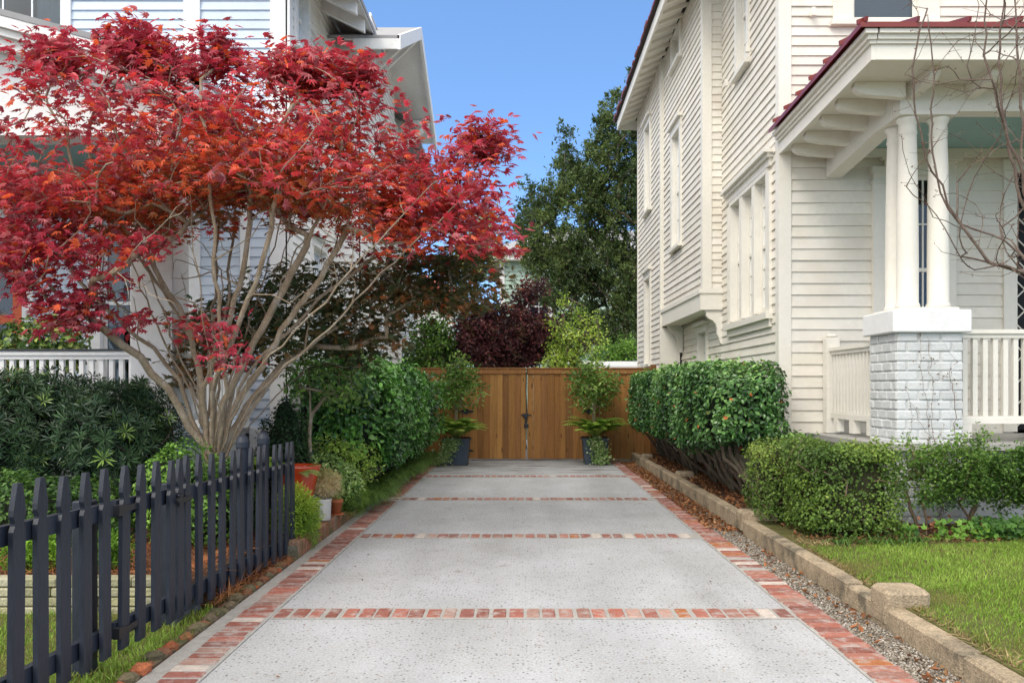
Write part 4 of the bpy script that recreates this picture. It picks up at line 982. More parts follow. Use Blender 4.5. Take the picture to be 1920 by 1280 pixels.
LF.box(m, w_d[0]+.05, w_d[1]-.05, -.08, -.03, .96, 1.9); LF.box(m, w_d[0]+.05, w_d[1]-.05, -.08, -.02, 2.28, 2.40); LF.box(m, (w_d[0]+w_d[1])/2-.03, (w_d[0]+w_d[1])/2+.03, -.08, -.02, 1.9, 2.28)
od = m.build('door', M['orange'], lh)
m = MB(); LF.box(m, w_d[0]+.05, w_d[1]-.05, -.07, -.066, 1.901, 3.499); m.build('pane', M['glass'], od)
m = MB(); LF.box(m, w_d[0]-.2, w_d[1]+.2, -.5, -.48, .9, 3.7); m.build('dark_room_back', M['dark'], od)  # sheet painted near black for the shade behind the door glass
# main roof with open rafters
m = MB()
m.hexa([(-2.30, 10.2, 6.98), (-2.30, 14.6, 6.98), (-7.4, 14.6, 9.6), (-7.4, 10.2, 9.6), (-2.30, 10.2, 7.05), (-2.30, 14.6, 7.05), (-7.4, 14.6, 9.67), (-7.4, 10.2, 9.67)])
m.hexa([(-3.2, 14.6, 7.44), (-3.2, 25, 7.44), (-7.4, 25, 9.6), (-7.4, 14.6, 9.6), (-3.2, 14.6, 7.51), (-3.2, 25, 7.51), (-7.4, 25, 9.67), (-7.4, 14.6, 9.67)])
m.hexa([(-2.30, 17.4, 6.98), (-2.30, 25, 6.98), (-3.2, 25, 7.43), (-3.2, 17.4, 7.43), (-2.30, 17.4, 7.05), (-2.30, 25, 7.05), (-3.2, 25, 7.5), (-3.2, 17.4, 7.5)])
m.hexa([(-12.6, 10.2, 6.98), (-12.6, 25, 6.98), (-7.4, 25, 9.6), (-7.4, 10.2, 9.6), (-12.6, 10.2, 7.05), (-12.6, 25, 7.05), (-7.4, 25, 9.67), (-7.4, 10.2, 9.67)])
m.build('roof', M['greyroof'], lh)
Y = 10.35
while Y < 13.2:
    m = MB()
    for (y0_, y1_) in ((Y, Y + .09),):
        m.hexa([(-2.36, y0_, 6.78), (-2.36, y1_, 6.78), (-3.05, y1_, 7.12), (-3.05, y0_, 7.12), (-2.36, y0_, 6.975), (-2.36, y1_, 6.975), (-3.05, y1_, 7.32), (-3.05, y0_, 7.32)])
    m.build('rafter_tail', WT, lh); Y += .60
m = MB(); m.hexa([(-2.31, 10.21, 6.955), (-2.31, 14.5, 6.955), (-3.02, 14.5, 7.315), (-3.02, 10.21, 7.315), (-2.31, 10.21, 6.975), (-2.31, 14.5, 6.975), (-3.02, 14.5, 7.335), (-3.02, 10.21, 7.335)])
m.build('soffit', WT, lh)
# cross gable over the side bay
gx0, gx1 = -1.90, -5.5; ya, yp, yb = 13.20, 16.0, 18.80; za, zp = 6.86, 8.16
m = MB()
m.hexa([(gx0, ya, za), (gx0, yp, zp), (gx1, yp, zp), (gx1, ya, za), (gx0, ya, za + .05), (gx0, yp, zp + .05), (gx1, yp, zp + .05), (gx1, ya, za + .05)])
m.hexa([(gx0, yp, zp), (gx0, yb, za), (gx1, yb, za), (gx1, yp, zp), (gx0, yp, zp + .05), (gx0, yb, za + .05), (gx1, yb, za + .05), (gx1, yp, zp + .05)])
m.build('gable_roof', M['greyroof'], lh)
m = MB()
for (y0_, z0_, y1_, z1_) in ((ya, za, yp, zp), (yp, zp, yb, za)):
    m.hexa([(gx0 + .02, y0_, z0_ - .17), (gx0 + .02, y1_, z1_ - .17), (gx0 - .03, y1_, z1_ - .17), (gx0 - .03, y0_, z0_ - .17), (gx0 + .02, y0_, z0_ + .055), (gx0 + .02, y1_, z1_ + .055), (gx0 - .03, y1_, z1_ + .055), (gx0 - .03, y0_, z0_ + .055)])
    m.hexa([(gx0 - .03, y0_, z0_ - .03), (gx0 - .03, y1_, z1_ - .03), (-2.75, y1_, z1_ - .03), (-2.75, y0_, z0_ - .03), (gx0 - .03, y0_, z0_ - .005), (gx0 - .03, y1_, z1_ - .005), (-2.75, y1_, z1_ - .005), (-2.75, y0_, z0_ - .005)])
m.box(-2.62, -1.93, ya + .001, ya + .04, za - .16, za)
m.build('verge_board', WT, lh)
for Y in (13.9, 16.0, 18.1):
    zz = za + (zp - za) * (1 - abs(Y - yp) / (yp - ya)) - .06
    m = MB(); m.bar((-2.57, Y, zz - .06), (-1.94, Y, zz - .06), .09, .11); m.bar((-2.58, Y, zz - .66), (-1.99, Y, zz - .10), .085, .10); m.build('gable_brace', WT, lh)
# porch of the left house
m = MB(); m.box(-12, -3.5, 8.62, 10.97, .88, .95); m.build('porch_floor', mat('porch_floor_grey', (.28, .29, .30), .6, .2, 3.0), lh)
m = MB(); m.box(-12, -3.55, 8.72, 8.78, .15, .878); m.box(-3.6, -3.55, 8.78, 10.97, .15, .878); m.build('porch_skirt', WT, lh)
m = MB(); m.box(-4.0, -3.56, 8.70, 9.12, .951, 4.0, bev=.01); m.box(-4.04, -3.52, 8.66, 9.16, .951, 1.12, bev=.01); m.box(-4.03, -3.53, 8.67, 9.15, 3.90, 4.03, bev=.01)
m.box(-3.97, -3.59, 8.692, 8.70, 1.25, 1.27); m.build('column', WT, lh)
m = MB(); m.box(-9.0, -8.56, 8.70, 9.12, .951, 4.03, bev=.01); m.build('column', WT, lh)
m = MB(); m.box(-12, -3.55, 8.74, 9.08, 4.04, 4.46); m.box(-3.9, -3.56, 9.081, 10.96, 4.04, 4.46); m.build('beam', WT, lh)
m = MB(); m.box(-12, -3.905, 9.09, 10.96, 4.28, 4.30); m.build('porch_ceiling', M['teal'], lh)
# gabled porch roof: apex at X=-7.7
ax, axz, ex, exz = -7.7, 5.80, -3.30, 4.62
def rk(x): return exz + (axz - exz) * (ex - x) / (ex - ax) if x > ax else exz + (axz - exz) * (x + 12.1) / (ax + 12.1)
m = MB()
for (x0_, x1_) in ((ex, ax), (ax, -12.1)):
    z0_, z1_ = rk(x0_ if x0_ != ax else ax), rk(x1_)
    m.hexa([(x0_, 8.35, z0_), (x1_, 8.35, z1_), (x1_, 10.96, z1_), (x0_, 10.96, z0_), (x0_, 8.35, z0_ + .06), (x1_, 8.35, z1_ + .06), (x1_, 10.96, z1_ + .06), (x0_, 10.96, z0_ + .06)])
m.build('porch_roof', M['greyroof'], lh)
m = MB()
for (y0_, dz, th) in ((8.36, 0, .11), (8.42, .11, .07), (8.50, .18, .10)):
    for (x0_, x1_) in ((ex, ax), (ax, -12.1)):
        z0_, z1_ = rk(x0_), rk(x1_)
        m.hexa([(x0_, y0_, z0_ - dz - th), (x1_, y0_, z1_ - dz - th), (x1_, 8.74, z1_ - dz - th), (x0_, 8.74, z0_ - dz - th), (x0_, y0_, z0_ - dz - .002), (x1_, y0_, z1_ - dz - .002), (x1_, 8.74, z1_ - dz - .002), (x0_, 8.74, z0_ - dz - .002)])
m.box(ex - .04, ex, 8.4, 10.96, exz - .13, exz - .002)
m.build('rake_board', WT, lh)
m = MB(); PW = Wall((-12, 8.80), (-3.6, 8.80))
PW.clap(m, 4.461, 5.6, .118, top=None, s0=6.2, s1=8.3) if False else None
V = [(-3.56, 8.78, 4.46), (-12, 8.78, 4.46), (-12, 8.78, 4.5), (ax, 8.78, axz - .1), (-3.56, 8.78, 4.56), (-3.56, 8.84, 4.46), (-12, 8.84, 4.46), (-12, 8.84, 4.5), (ax, 8.84, axz - .1), (-3.56, 8.84, 4.56)]
m.add(V, [(0, 1, 2, 3, 4), (9, 8, 7, 6, 5), (0, 5, 6, 1), (3, 8, 9, 4)])
m.build('tympanum', WT, lh)
railing(lh, (-8.55, 8.88), (-4.01, 8.88), 1.10, 1.835, WT, sp=.101, w=.045, blocks=False, cap=M['iron'])
railing(lh, (-3.66, 9.14), (-3.66, 10.94), 1.10, 1.835, WT, sp=.101, w=.045, blocks=False)

# things on the left porch
pt = thing('potted_plant', (-5.35, 9.5, .95), 'dense green potted shrub with yellow-edged leaves on the left porch', 'potted plant')
m = MB(); m.lathe(-5.35, 9.5, [(.16, .951), (.20, 1.15), (.24, 1.45), (.25, 1.47)], 18, (1, 1, 1)); m.build('pot', M['planter'], pt)
p_, n_ = ell_shell(1500, (-5.35, 9.5, 1.90), (.50, .36, .36), .5, .15, 3, 4)
scatter('foliage', p_, rng.uniform(.06, .10, len(p_)), T_leaf6(.27), pal(len(p_), [(.03, .06, .015), (.045, .09, .02), (.10, .16, .035), (.30, .34, .09)], jit=.2), M['gloss'], pt, normals=n_ + [0, 0, .6], spread=.6)
bs = thing('straw_basket', (-5.98, 9.3, 1.95), 'brown straw basket hanging at the left edge of the porch', 'basket')
m = MB(); m.lathe(-5.98, 9.3, [(.05, 1.98), (.14, 2.02), (.20, 2.14), (.215, 2.28), (.20, 2.29)], 18); m.build('bowl', mat('straw', (.30, .19, .08), .9, .4, 20, bump=1, bscale=60), bs)
m = MB()
for a in (0, 2.1, 4.2): m.bar((-5.98 + .2*math.cos(a), 9.3 + .2*math.sin(a), 2.28), (-5.98, 9.3, 3.0), .008, .008)
m.bar((-5.98, 9.3, 3.0), (-5.98, 9.3, 4.27), .008, .008); m.build('chain', M['iron'], bs)
p_ = np.c_[rng.normal(-5.98, .1, 300), rng.normal(9.3, .1, 300), rng.uniform(2.25, 2.35, 300)]
scatter('straw', p_, .16, T_blade(.03, .8), pal(300, [(.22, .13, .05), (.36, .24, .10)]), M['litter'], bs, spread=.9)

# ================================================================ WOODEN GATE AND FENCE
WC = [(.37, .165, .045), (.43, .205, .058), (.48, .24, .07), (.33, .15, .048), (.45, .21, .062)]
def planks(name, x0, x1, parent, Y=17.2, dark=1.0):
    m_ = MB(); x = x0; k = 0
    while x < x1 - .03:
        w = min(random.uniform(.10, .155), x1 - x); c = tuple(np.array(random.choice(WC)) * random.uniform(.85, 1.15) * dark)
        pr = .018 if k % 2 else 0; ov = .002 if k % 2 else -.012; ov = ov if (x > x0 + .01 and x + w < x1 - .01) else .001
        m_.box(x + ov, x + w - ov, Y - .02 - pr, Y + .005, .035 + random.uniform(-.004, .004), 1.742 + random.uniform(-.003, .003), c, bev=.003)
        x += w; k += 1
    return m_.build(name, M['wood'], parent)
def caprail(x0, x1, parent, Y=17.2):
    m_ = MB(); m_.box(x0, x1, Y - .065, Y + .07, 1.742, 1.842, (.38, .17, .055), bev=.006); m_.box(x0, x1, Y - .085, Y + .09, 1.843, 1.866, (.38, .17, .055), bev=.004); m_.build('cap_rail', M['wood'], parent)
def gframe(x0, x1, parent):
    m_ = MB()
    for z in (.25, .95, 1.6): m_.box(x0, x1, 17.206, 17.245, z - .045, z + .045, (.3, .17, .08))
    m_.build('rail', M['wood'], parent)
def hinge(x, z, parent):
    m_ = MB(); pr = [(-.17, 0), (-.13, .018), (-.06, .022), (-.035, .05), (0, .06), (.035, .05), (.06, .022), (.13, .018), (.17, 0), (.13, -.018), (.06, -.022), (.035, -.05), (0, -.06), (-.035, -.05), (-.06, -.022), (-.13, -.018)]
    m_.prism([(x + a, z + b_) for (a, b_) in pr], 'y', 17.152, 17.160); m_.build('hinge', M['iron'], parent)
gl = thing('wooden_gate', (-.55, 17.2, 0), 'left leaf of the brown stained plank gate across the driveway', 'gate', 'leaves of the wooden driveway gate')
planks('planks', -1.19, .072, gl); caprail(-1.19, .078, gl); gframe(-1.17, .06, gl); hinge(-1.13, .99, gl); hinge(-1.13, .20, gl)
m = MB(); m.box(-.02, .19, 17.13, 17.158, .905, .93); m.box(.02, .12, 17.12, 17.158, .86, .95, bev=.008); m.box(.055, .085, 17.12, 17.15, .70, .86, bev=.006); m.box(.04, .13, 17.11, 17.14, .66, .74, bev=.01); m.build('latch', M['iron'], gl)
gr = thing('wooden_gate', (.75, 17.2, 0), 'right leaf of the brown stained plank gate, beside the potted tree near the camellia hedge', 'gate', 'leaves of the wooden driveway gate')
planks('planks', .106, 1.42, gr); caprail(.092, 1.42, gr); gframe(.12, 1.40, gr); hinge(1.36, .99, gr); hinge(1.36, .20, gr)
fl = thing('wooden_fence', (-1.6, 17.2, 0), 'short brown plank fence panel left of the gate behind the left planter', 'fence')
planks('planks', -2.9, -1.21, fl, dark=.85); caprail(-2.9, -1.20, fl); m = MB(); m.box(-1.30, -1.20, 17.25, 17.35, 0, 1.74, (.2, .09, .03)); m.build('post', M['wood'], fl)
fr = thing('wooden_fence', (2.1, 17.2, 0), 'brown plank fence panel between the gate and the cream house', 'fence')
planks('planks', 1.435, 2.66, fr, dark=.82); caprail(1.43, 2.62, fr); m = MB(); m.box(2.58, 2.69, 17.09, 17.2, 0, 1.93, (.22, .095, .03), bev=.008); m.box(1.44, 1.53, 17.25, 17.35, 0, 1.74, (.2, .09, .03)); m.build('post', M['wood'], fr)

# ================================================================ BUILDINGS BEHIND
gh = thing('green_house', (3, 40, 0), 'distant pale green clapboard house behind the dark cedar', 'house')
WG = Wall((-1.0, 38), (7.5, 38)); m = MB(); wg = (1.3, 2.2, 4.2, 6.0); WG.clap(m, 0, 7.1, .19, [WG.cut(wg)], t=.03)
M['green'] = mat('pale_green_paint', (.42, .55, .47), .6, .08, 2.0, attr=True)
m.box(-1.0, -.97, 38, 48, 0, 7.1); m.build('wall', M['green'], gh)
window(WG, gh, *wg, M['white'], rows=2, cols_=2, cas=.15)
m = MB(); WG.box(m, .0, .22, 0, .06, 0, 7.1); WG.box(m, -.3, 8.8, 0, .5, 7.1, 7.35); WG.box(m, -.35, 8.85, 0, .6, 7.35, 7.5); m.build('trim', M['white'], gh)
m = MB(); m.add([(-1.6, 37.3, 7.45), (8.2, 37.3, 7.45), (8.2, 48, 7.45), (-1.6, 48, 7.45), (1.5, 42.5, 9.3), (5.5, 42.5, 9.3), (-1.6, 37.3, 7.52), (8.2, 37.3, 7.52), (8.2, 48, 7.52), (-1.6, 48, 7.52)], [(0, 3, 2, 1), (6, 7, 5, 4), (7, 8, 5), (8, 9, 4, 5), (9, 6, 4), (0, 1, 7, 6)])
m.build('roof', M['greyroof'], gh)
rd = thing('red_roofed_house', (-5, 40, 0), 'far low white house with red metal roof seen below the maple leaves', 'house')
m = MB(); m.box(-8, -3.0, 37, 44, 0, 5.6); m.build('wall', M['white'], rd)
m = MB(); m.add([(-8.5, 36.5, 5.6), (-2.6, 36.5, 5.6), (-2.6, 44.5, 5.6), (-8.5, 44.5, 5.6), (-7, 39.5, 6.7), (-4.5, 39.5, 6.7)], [(0, 1, 5, 4), (1, 2, 5), (2, 3, 4, 5), (3, 0, 4), (0, 3, 2, 1)]); m.build('roof', mat('bright_red_roof', (.55, .09, .06), .5, .2, 6), rd)
sh = thing('garden_shed', (2.2, 22, 0), 'low white-roofed shed just behind the right wooden fence panel', 'shed')
m = MB(); m.box(1.35, 4.2, 21, 23.5, 0, 1.88); m.build('wall', M['white'], sh)
m = MB(); m.hexa([(1.22, 20.8, 1.88), (4.3, 20.8, 1.88), (4.3, 23.7, 2.1), (1.22, 23.7, 2.1), (1.22, 20.8, 1.99), (4.3, 20.8, 1.99), (4.3, 23.7, 2.21), (1.22, 23.7, 2.21)]); m.build('roof', M['white'], sh)
m = MB(); m.box(2.0, 2.9, 20.97, 20.999, 0, 1.8); m.build('door', M['white'], sh)

# ================================================================ PLANTS
# ---- red Japanese maple
mp_ = thing('maple_tree', (-2.68, 7.55, .2), 'spreading red-leaved maple with many pale stems behind the dark picket fence', 'tree')
sk = Skel((-2.68, 7.55, .15))
def W_(x, y, Y): return P(x, y, Y)
limbs = [
 [W_(398, 850, 7.5), W_(352, 800, 7.4), W_(318, 725, 7.3), W_(262, 668, 7.15), W_(190, 612, 6.95), W_(100, 540, 6.8), W_(40, 440, 6.9)],
 [W_(396, 850, 7.6), W_(378, 780, 7.6), W_(373, 690, 7.6), W_(345, 600, 7.65), W_(290, 500, 7.7), W_(215, 400, 7.7), W_(160, 270, 7.7)],
 [W_(396, 840, 7.7), W_(372, 740, 7.9), W_(330, 650, 8.2), W_(290, 540, 8.5), W_(240, 400, 8.7)],
 [W_(406, 840, 7.55), W_(420, 760, 7.55), W_(462, 668, 7.5), W_(530, 545, 7.4), W_(590, 430, 7.3), W_(640, 300, 7.3)],
 [W_(404, 850, 7.45), W_(408, 780, 7.3), W_(396, 690, 7.1), W_(380, 590, 6.9), W_(366, 470, 6.8), W_(350, 330, 6.9), W_(330, 200, 7.1)],
 [W_(412, 850, 7.6), W_(440, 760, 7.7), W_(478, 680, 7.8), W_(560, 600, 7.9), W_(690, 492, 8.0), W_(820, 400, 8.1), W_(890, 320, 8.1)],
 [W_(420, 865, 7.5), W_(448, 800, 7.35), W_(492, 722, 7.2), W_(520, 700, 7.15), W_(640, 590, 7.0), W_(760, 470, 6.95), W_(860, 380, 7.0)],
 [W_(406, 850, 7.75), W_(430, 720, 8.1), W_(470, 600, 8.4), W_(520, 440, 8.6), W_(560, 300, 8.6)],
 [W_(400, 840, 7.7), W_(410, 700, 7.9), W_(425, 560, 8.1), W_(440, 400, 8.2), W_(450, 240, 8.1)],
 [W_(400, 850, 7.5), W_(400, 740, 7.3), W_(440, 620, 7.1), W_(490, 500, 6.9), W_(520, 360, 6.8), W_(530, 220, 7.0)],
 [W_(398, 850, 7.8), W_(350, 720, 8.3), W_(280, 640, 8.7), W_(190, 540, 9.0)],
 [W_(415, 850, 7.8), W_(480, 740, 8.2), W_(580, 640, 8.6), W_(700, 560, 8.9)],
]
for L0 in list(limbs):
    k0 = 2; off_ = rng.normal(size=3) * (.28, .35, .12)
    limbs.append([L0[0] + rng.normal(size=3) * .03] + [q_ + off_ * (j_ / (len(L0) - 1)) ** .7 * 1.25 for j_, q_ in enumerate(L0) if j_ > 0])
base_i = sk.path([P(402, 890, 7.55)], start=0)
for L_ in limbs: sk.path(L_, start=base_i, wob=.012, step=.13)
out_poly = [(-140, 200), (0, 95), (40, 75), (110, 62), (160, 95), (200, 95), (225, 45), (270, 36), (318, 60), (345, 92), (375, 100), (385, 45), (412, 55), (440, 80), (450, 115), (505, 118), (515, 72), (560, 92), (600, 84), (650, 95), (690, 130), (700, 178), (745, 172), (780, 190), (815, 225), (822, 212), (870, 205), (905, 195), (930, 215), (965, 228), (960, 300), (940, 340), (968, 385), (965, 440), (940, 500), (920, 560), (890, 590), (830, 585), (790, 600), (740, 610), (690, 690), (620, 680), (560, 700), (500, 690), (460, 690), (400, 640), (300, 560), (200, 600), (60, 610), (-140, 600)]
A = []
def addell(n, c, r, zmin, depth, seed, under=False):
    p_, _ = ell_shell(n, c, r, depth, .10, 1.6, seed, zmin); A.append(p_)
addell(600, P(430, 420, 7.7), (2.15, 1.55, 1.62), .0, .62, 1); addell(90, P(500, 370, 7.9), (1.35, .9, .50), -1, .95, 14); addell(110, P(480, 360, 7.5), (1.6, 1.2, .5), -1, .9, 12)
addell(150, P(815, 420, 7.6), (.72, .95, .88), -.5, .75, 2)
addell(175, P(90, 420, 7.2), (.95, 1.1, .82), -.55, .65, 3)
addell(70, P(270, 120, 7.3), (.26, .35, .32), -.2, .8, 4); addell(22, P(410, 130, 7.4), (.10, .14, .36), -.2, .8, 5)
addell(36, P(550, 150, 7.4), (.24, .3, .26), -.2, .8, 6); addell(30, P(110, 120, 7.3), (.26, .3, .25), -.2, .8, 7); addell(40, P(650, 150, 7.5), (.25, .35, .25), -.2, .8, 8)
addell(40, P(900, 270, 7.8), (.28, .3, .25), -.9, .9, 9)
A1 = np.concatenate(A)
px_ = CX + A1[:, 0] * F / A1[:, 1]; py_ = CY - (A1[:, 2] - H) * F / A1[:, 1]
keep = inpoly(px_, py_, out_poly)
# the open heart of the tree: only bare stems on the near side
heart = [(235, 490), (275, 420), (330, 455), (365, 385), (425, 440), (480, 355), (545, 430), (590, 390), (640, 450), (720, 425), (690, 530), (560, 600), (460, 640), (380, 660), (250, 570)]
inh = inpoly(px_, py_, heart)
keep &= ~(inh & (noise3(A1, 91, 3.0) > -.75)) 
keep &= ~((A1[:, 1] < 7.2) & (py_ > 400 + 55 * np.sin(px_ / 37.0)) & (px_ > 330) & (px_ < 640))
sky_gap = inpoly(px_, py_, [(800, 200), (835, 260), (830, 300), (815, 320), (800, 290)]); keep &= ~sky_gap
teal_gap = inpoly(px_, py_, [(0, 262), (60, 250), (205, 262), (212, 325), (100, 340), (0, 305)]); keep &= ~(teal_gap & (rng.random(len(A1)) < .85))
keep &= ~((A1[:, 1] < 7.4) & inpoly(px_, py_, [(120, 430), (330, 400), (330, 560), (230, 575)]))
A1 = A1[keep]
# lower greener foliage hanging behind the stems, and the small near clusters
lo = []
for (x0, y0, x1, y1, Ya, Yb, n) in ((460, 500, 760, 660, 8.1, 9.2, 160), (730, 470, 930, 585, 7.9, 9.0, 120), (380, 560, 520, 690, 8.3, 9.2, 60), (600, 620, 700, 690, 8.6, 9.3, 26), (330, 600, 420, 720, 8.4, 9.0, 26)):
    q = np.c_[rng.uniform(x0, x1, n), rng.uniform(y0, y1, n), rng.uniform(Ya, Yb, n)]
    lo += [P(a, b_, c_) for a, b_, c_ in q]
for (x, y, sx, sy, Y, n) in ((392, 630, 16, 14, 7.0, 5), (425, 672, 14, 8, 6.95, 3), (290, 462, 16, 16, 6.9, 5), (345, 610, 14, 10, 7.0, 2), (255, 600, 18, 10, 7.0, 3), (110, 560, 60, 22, 6.8, 22), (170, 590, 22, 14, 6.8, 7), (60, 480, 90, 35, 6.7, 40), (210, 520, 25, 20, 6.9, 4)):
    lo += [P(x + rng.normal() * sx, y + rng.normal() * sy, Y + rng.normal() * .1) for _ in range(n)]
A2 = np.array(lo)
AA = np.concatenate([A1, A2])
sk.attract(AA, step=.11, ang=.55, base=P(402, 890, 7.55), wob=.012, up=.05)
tw = np.array([P(x, y, Yy) for x, y, Yy in zip(rng.uniform(150, 860, 520), rng.uniform(330, 640, 520), rng.normal(7.6, .6, 520))])
tw = tw[inpoly(CX + tw[:, 0] * F / tw[:, 1], CY - (tw[:, 2] - H) * F / tw[:, 1], [(60, 500), (300, 330), (700, 330), (880, 380), (800, 470), (640, 560), (450, 620), (330, 600), (200, 590)])]
sk.attract(tw, step=.09, ang=.8, wob=.010, up=.05)
sk.mesh('trunk', M['bark'], mp_, r_tip=.0031, power=2.42, rmax=.052)
# leaves in flat sprays round each twig end
K = 15; n = len(AA) * K; ctr = np.repeat(AA, K, 0)
off = rng.normal(size=(n, 3)) * np.array((.105, .105, .05)); pts = ctr + off
pxx = CX + ctr[:, 0] * F / ctr[:, 1]; isl = np.repeat(np.r_[np.zeros(len(A1), bool), np.ones(len(A2), bool)], K)
small = isl & ~((ctr[:, 1] > 7.8))
# how turned the leaf is: outside/top leaves red, lower inner ones still green-brown
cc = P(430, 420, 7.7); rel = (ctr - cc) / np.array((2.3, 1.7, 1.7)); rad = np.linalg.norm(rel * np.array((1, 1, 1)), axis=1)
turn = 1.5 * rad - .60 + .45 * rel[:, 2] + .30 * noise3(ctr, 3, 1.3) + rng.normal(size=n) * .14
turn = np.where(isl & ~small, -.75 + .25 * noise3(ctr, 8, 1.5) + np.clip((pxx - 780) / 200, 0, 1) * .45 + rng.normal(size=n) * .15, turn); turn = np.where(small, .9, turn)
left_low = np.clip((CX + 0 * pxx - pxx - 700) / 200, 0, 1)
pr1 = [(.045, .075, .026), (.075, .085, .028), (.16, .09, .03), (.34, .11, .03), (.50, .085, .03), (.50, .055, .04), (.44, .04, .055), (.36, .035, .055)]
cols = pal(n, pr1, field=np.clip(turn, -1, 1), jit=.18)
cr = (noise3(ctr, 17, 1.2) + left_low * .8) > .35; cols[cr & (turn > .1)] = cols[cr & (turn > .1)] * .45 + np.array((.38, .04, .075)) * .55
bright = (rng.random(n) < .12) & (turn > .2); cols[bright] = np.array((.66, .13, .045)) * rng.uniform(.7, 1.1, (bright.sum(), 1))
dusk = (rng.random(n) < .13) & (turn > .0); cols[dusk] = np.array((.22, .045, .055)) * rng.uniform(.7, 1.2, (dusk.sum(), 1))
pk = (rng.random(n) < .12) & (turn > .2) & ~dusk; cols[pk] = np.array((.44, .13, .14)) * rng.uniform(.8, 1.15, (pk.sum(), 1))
hv = pts - cc; hv[:, 2] = 0; hv /= np.linalg.norm(hv, axis=1, keepdims=True) + 1e-6
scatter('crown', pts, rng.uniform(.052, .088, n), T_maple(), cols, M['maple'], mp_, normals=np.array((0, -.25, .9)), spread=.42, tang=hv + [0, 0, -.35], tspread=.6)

# ---- generic shrub maker
def shrub(name, label, cat, loc, blobs, n, size, tmpl, colrs, mt, spread=.6, group=None, stems=0, corecol=(.012, .02, .008), depth=.4, amp=.14, freq=2.5, corek=.72, jit=.18, bark='darkbark', seed=5, up=.5, stemr=.012, zfoot=None):
    t = thing(name, loc, label, cat, group); P_, N_ = [], []
    tot = sum(r[0]*r[1] + r[1]*r[2] + r[0]*r[2] for _, r in blobs)
    for i, (c, r) in enumerate(blobs):
        k = int(n * (r[0]*r[1] + r[1]*r[2] + r[0]*r[2]) / tot); p_, n_ = ell_shell(k, c, r, depth, amp, freq, seed + i); P_.append(p_); N_.append(n_)
    P_, N_ = np.concatenate(P_), np.concatenate(N_); ok = P_[:, 2] > loc[2] + .005; P_, N_ = P_[ok], N_[ok]
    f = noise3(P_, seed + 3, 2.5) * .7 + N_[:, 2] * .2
    scatter('foliage', P_, rng.uniform(size[0], size[1], len(P_)), tmpl, pal(len(P_), colrs, field=f, jit=jit), mt, t, normals=N_ + np.array((0, 0, up)), spread=spread, tang=N_ * .6 + [0, 0, .4], tspread=.8)
    if corek:
        for i, (c, r) in enumerate(blobs): core('dark_core', c, np.array(r) * corek, M['core'], t, seed=seed + i, col_=corecol)
    if stems:
        s_ = Skel((loc[0], loc[1], loc[2] - .03)); s_.attract(P_[rng.choice(len(P_), stems, replace=False)], step=.1, ang=.4); s_.mesh('stem', M[bark], t, r_tip=stemr * .3, power=2.2)
    return t

# rosette template (whorl of narrow leaves)
def T_rosette(k=10, w=.07):
    V, Fs = [], []
    for i in range(k):
        a = 2 * math.pi * i / k + (i % 2) * .2; e = .25 + .5 * (i % 3) / 2; d = np.array((math.cos(a) * math.cos(e), math.sin(a) * math.cos(e), math.sin(e))); s_ = np.array((-math.sin(a), math.cos(a), 0)) * w
        b0 = len(V); mid = d * .55; V += [tuple(d * .03), tuple(mid + s_), tuple(d * 1.0 - np.array((0, 0, .12))), tuple(mid - s_)]; Fs.append((b0, b0+1, b0+2, b0+3))
    return (np.array(V), Fs)
PODC = [(.016, .034, .018), (.028, .056, .027), (.04, .075, .032), (.06, .105, .038), (.16, .24, .06)]
def podo(label, c, r, n, seed, extra):
    t = thing('podocarpus_shrub', (c[0], c[1], .2), label, 'shrub', 'dark needle-leaved shrubs before the left porch')
    P_, N_ = ell_shell(n, c, r, .55, .20, 2.2, seed)
    for (c2, r2, n2) in extra:
        p_, n_ = ell_shell(n2, c2, r2, .7, .2, 3, seed + 9); P_ = np.r_[P_, p_]; N_ = np.r_[N_, n_]
    f = noise3(P_, seed, 2.5) * .5 - .35 + (rng.random(len(P_)) < .05) * 1.4
    scatter('foliage', P_, rng.uniform(.075, .125, len(P_)), T_rosette(), pal(len(P_), PODC, field=f, jit=.2), M['gloss'], t, normals=N_ + [0, 0, .5], spread=.45)
    core('dark_core', c, np.array(r) * .66, M['core'], t, seed=seed, col_=(.008, .014, .007))
    s_ = Skel((c[0], c[1], .15)); s_.attract(P_[rng.choice(len(P_), 40, replace=False)], step=.12, ang=.4); s_.mesh('stem', M['darkbark'], t, r_tip=.004)
podo('large dark needle-leaved shrub at the left edge before the porch railing', P(15, 835, 7.9) , (.62, .55, .66), 1400, 3, [(P(70, 735, 8.1), (.35, .3, .22), 160), (P(-40, 760, 7.9), (.4, .4, .3), 160)])
podo('rounded dark needle-leaved shrub just left of the maple stems', P(222, 830, 7.8), (.50, .5, .56), 1200, 8, [(P(150, 745, 7.9), (.24, .25, .2), 110), (P(260, 745, 7.9), (.26, .25, .2), 110), (P(310, 790, 7.8), (.16, .2, .2), 60)])
LB_ = [(.02, .05, .012), (.03, .075, .016), (.05, .11, .02), (.085, .16, .03)]
t = thing('box_hedge', (-4.1, 6.75, .2), 'low clipped dark green box hedge seen through the near picket fence', 'hedge')
P_, N_ = box_shell(7500, -6.8, -3.05, 6.45, 7.05, .2, .74, 5, .16, .05, 3, 2, faces=(1, 1, 1, .4, .1, 1)); scatter('foliage', P_, rng.uniform(.035, .055, len(P_)), T_oval(.33), pal(len(P_), LB_, field=noise3(P_, 4, 2.5)), M['leaf'], t, normals=N_ + [0, 0, .4], spread=.6)
m = MB(); m.box(-6.6, -3.35, 6.62, 6.92, .2, .58, (.012, .02, .008), bev=.1); m.build('dark_core', M['core'], t)  # dark block added for the shaded inside of the hedge
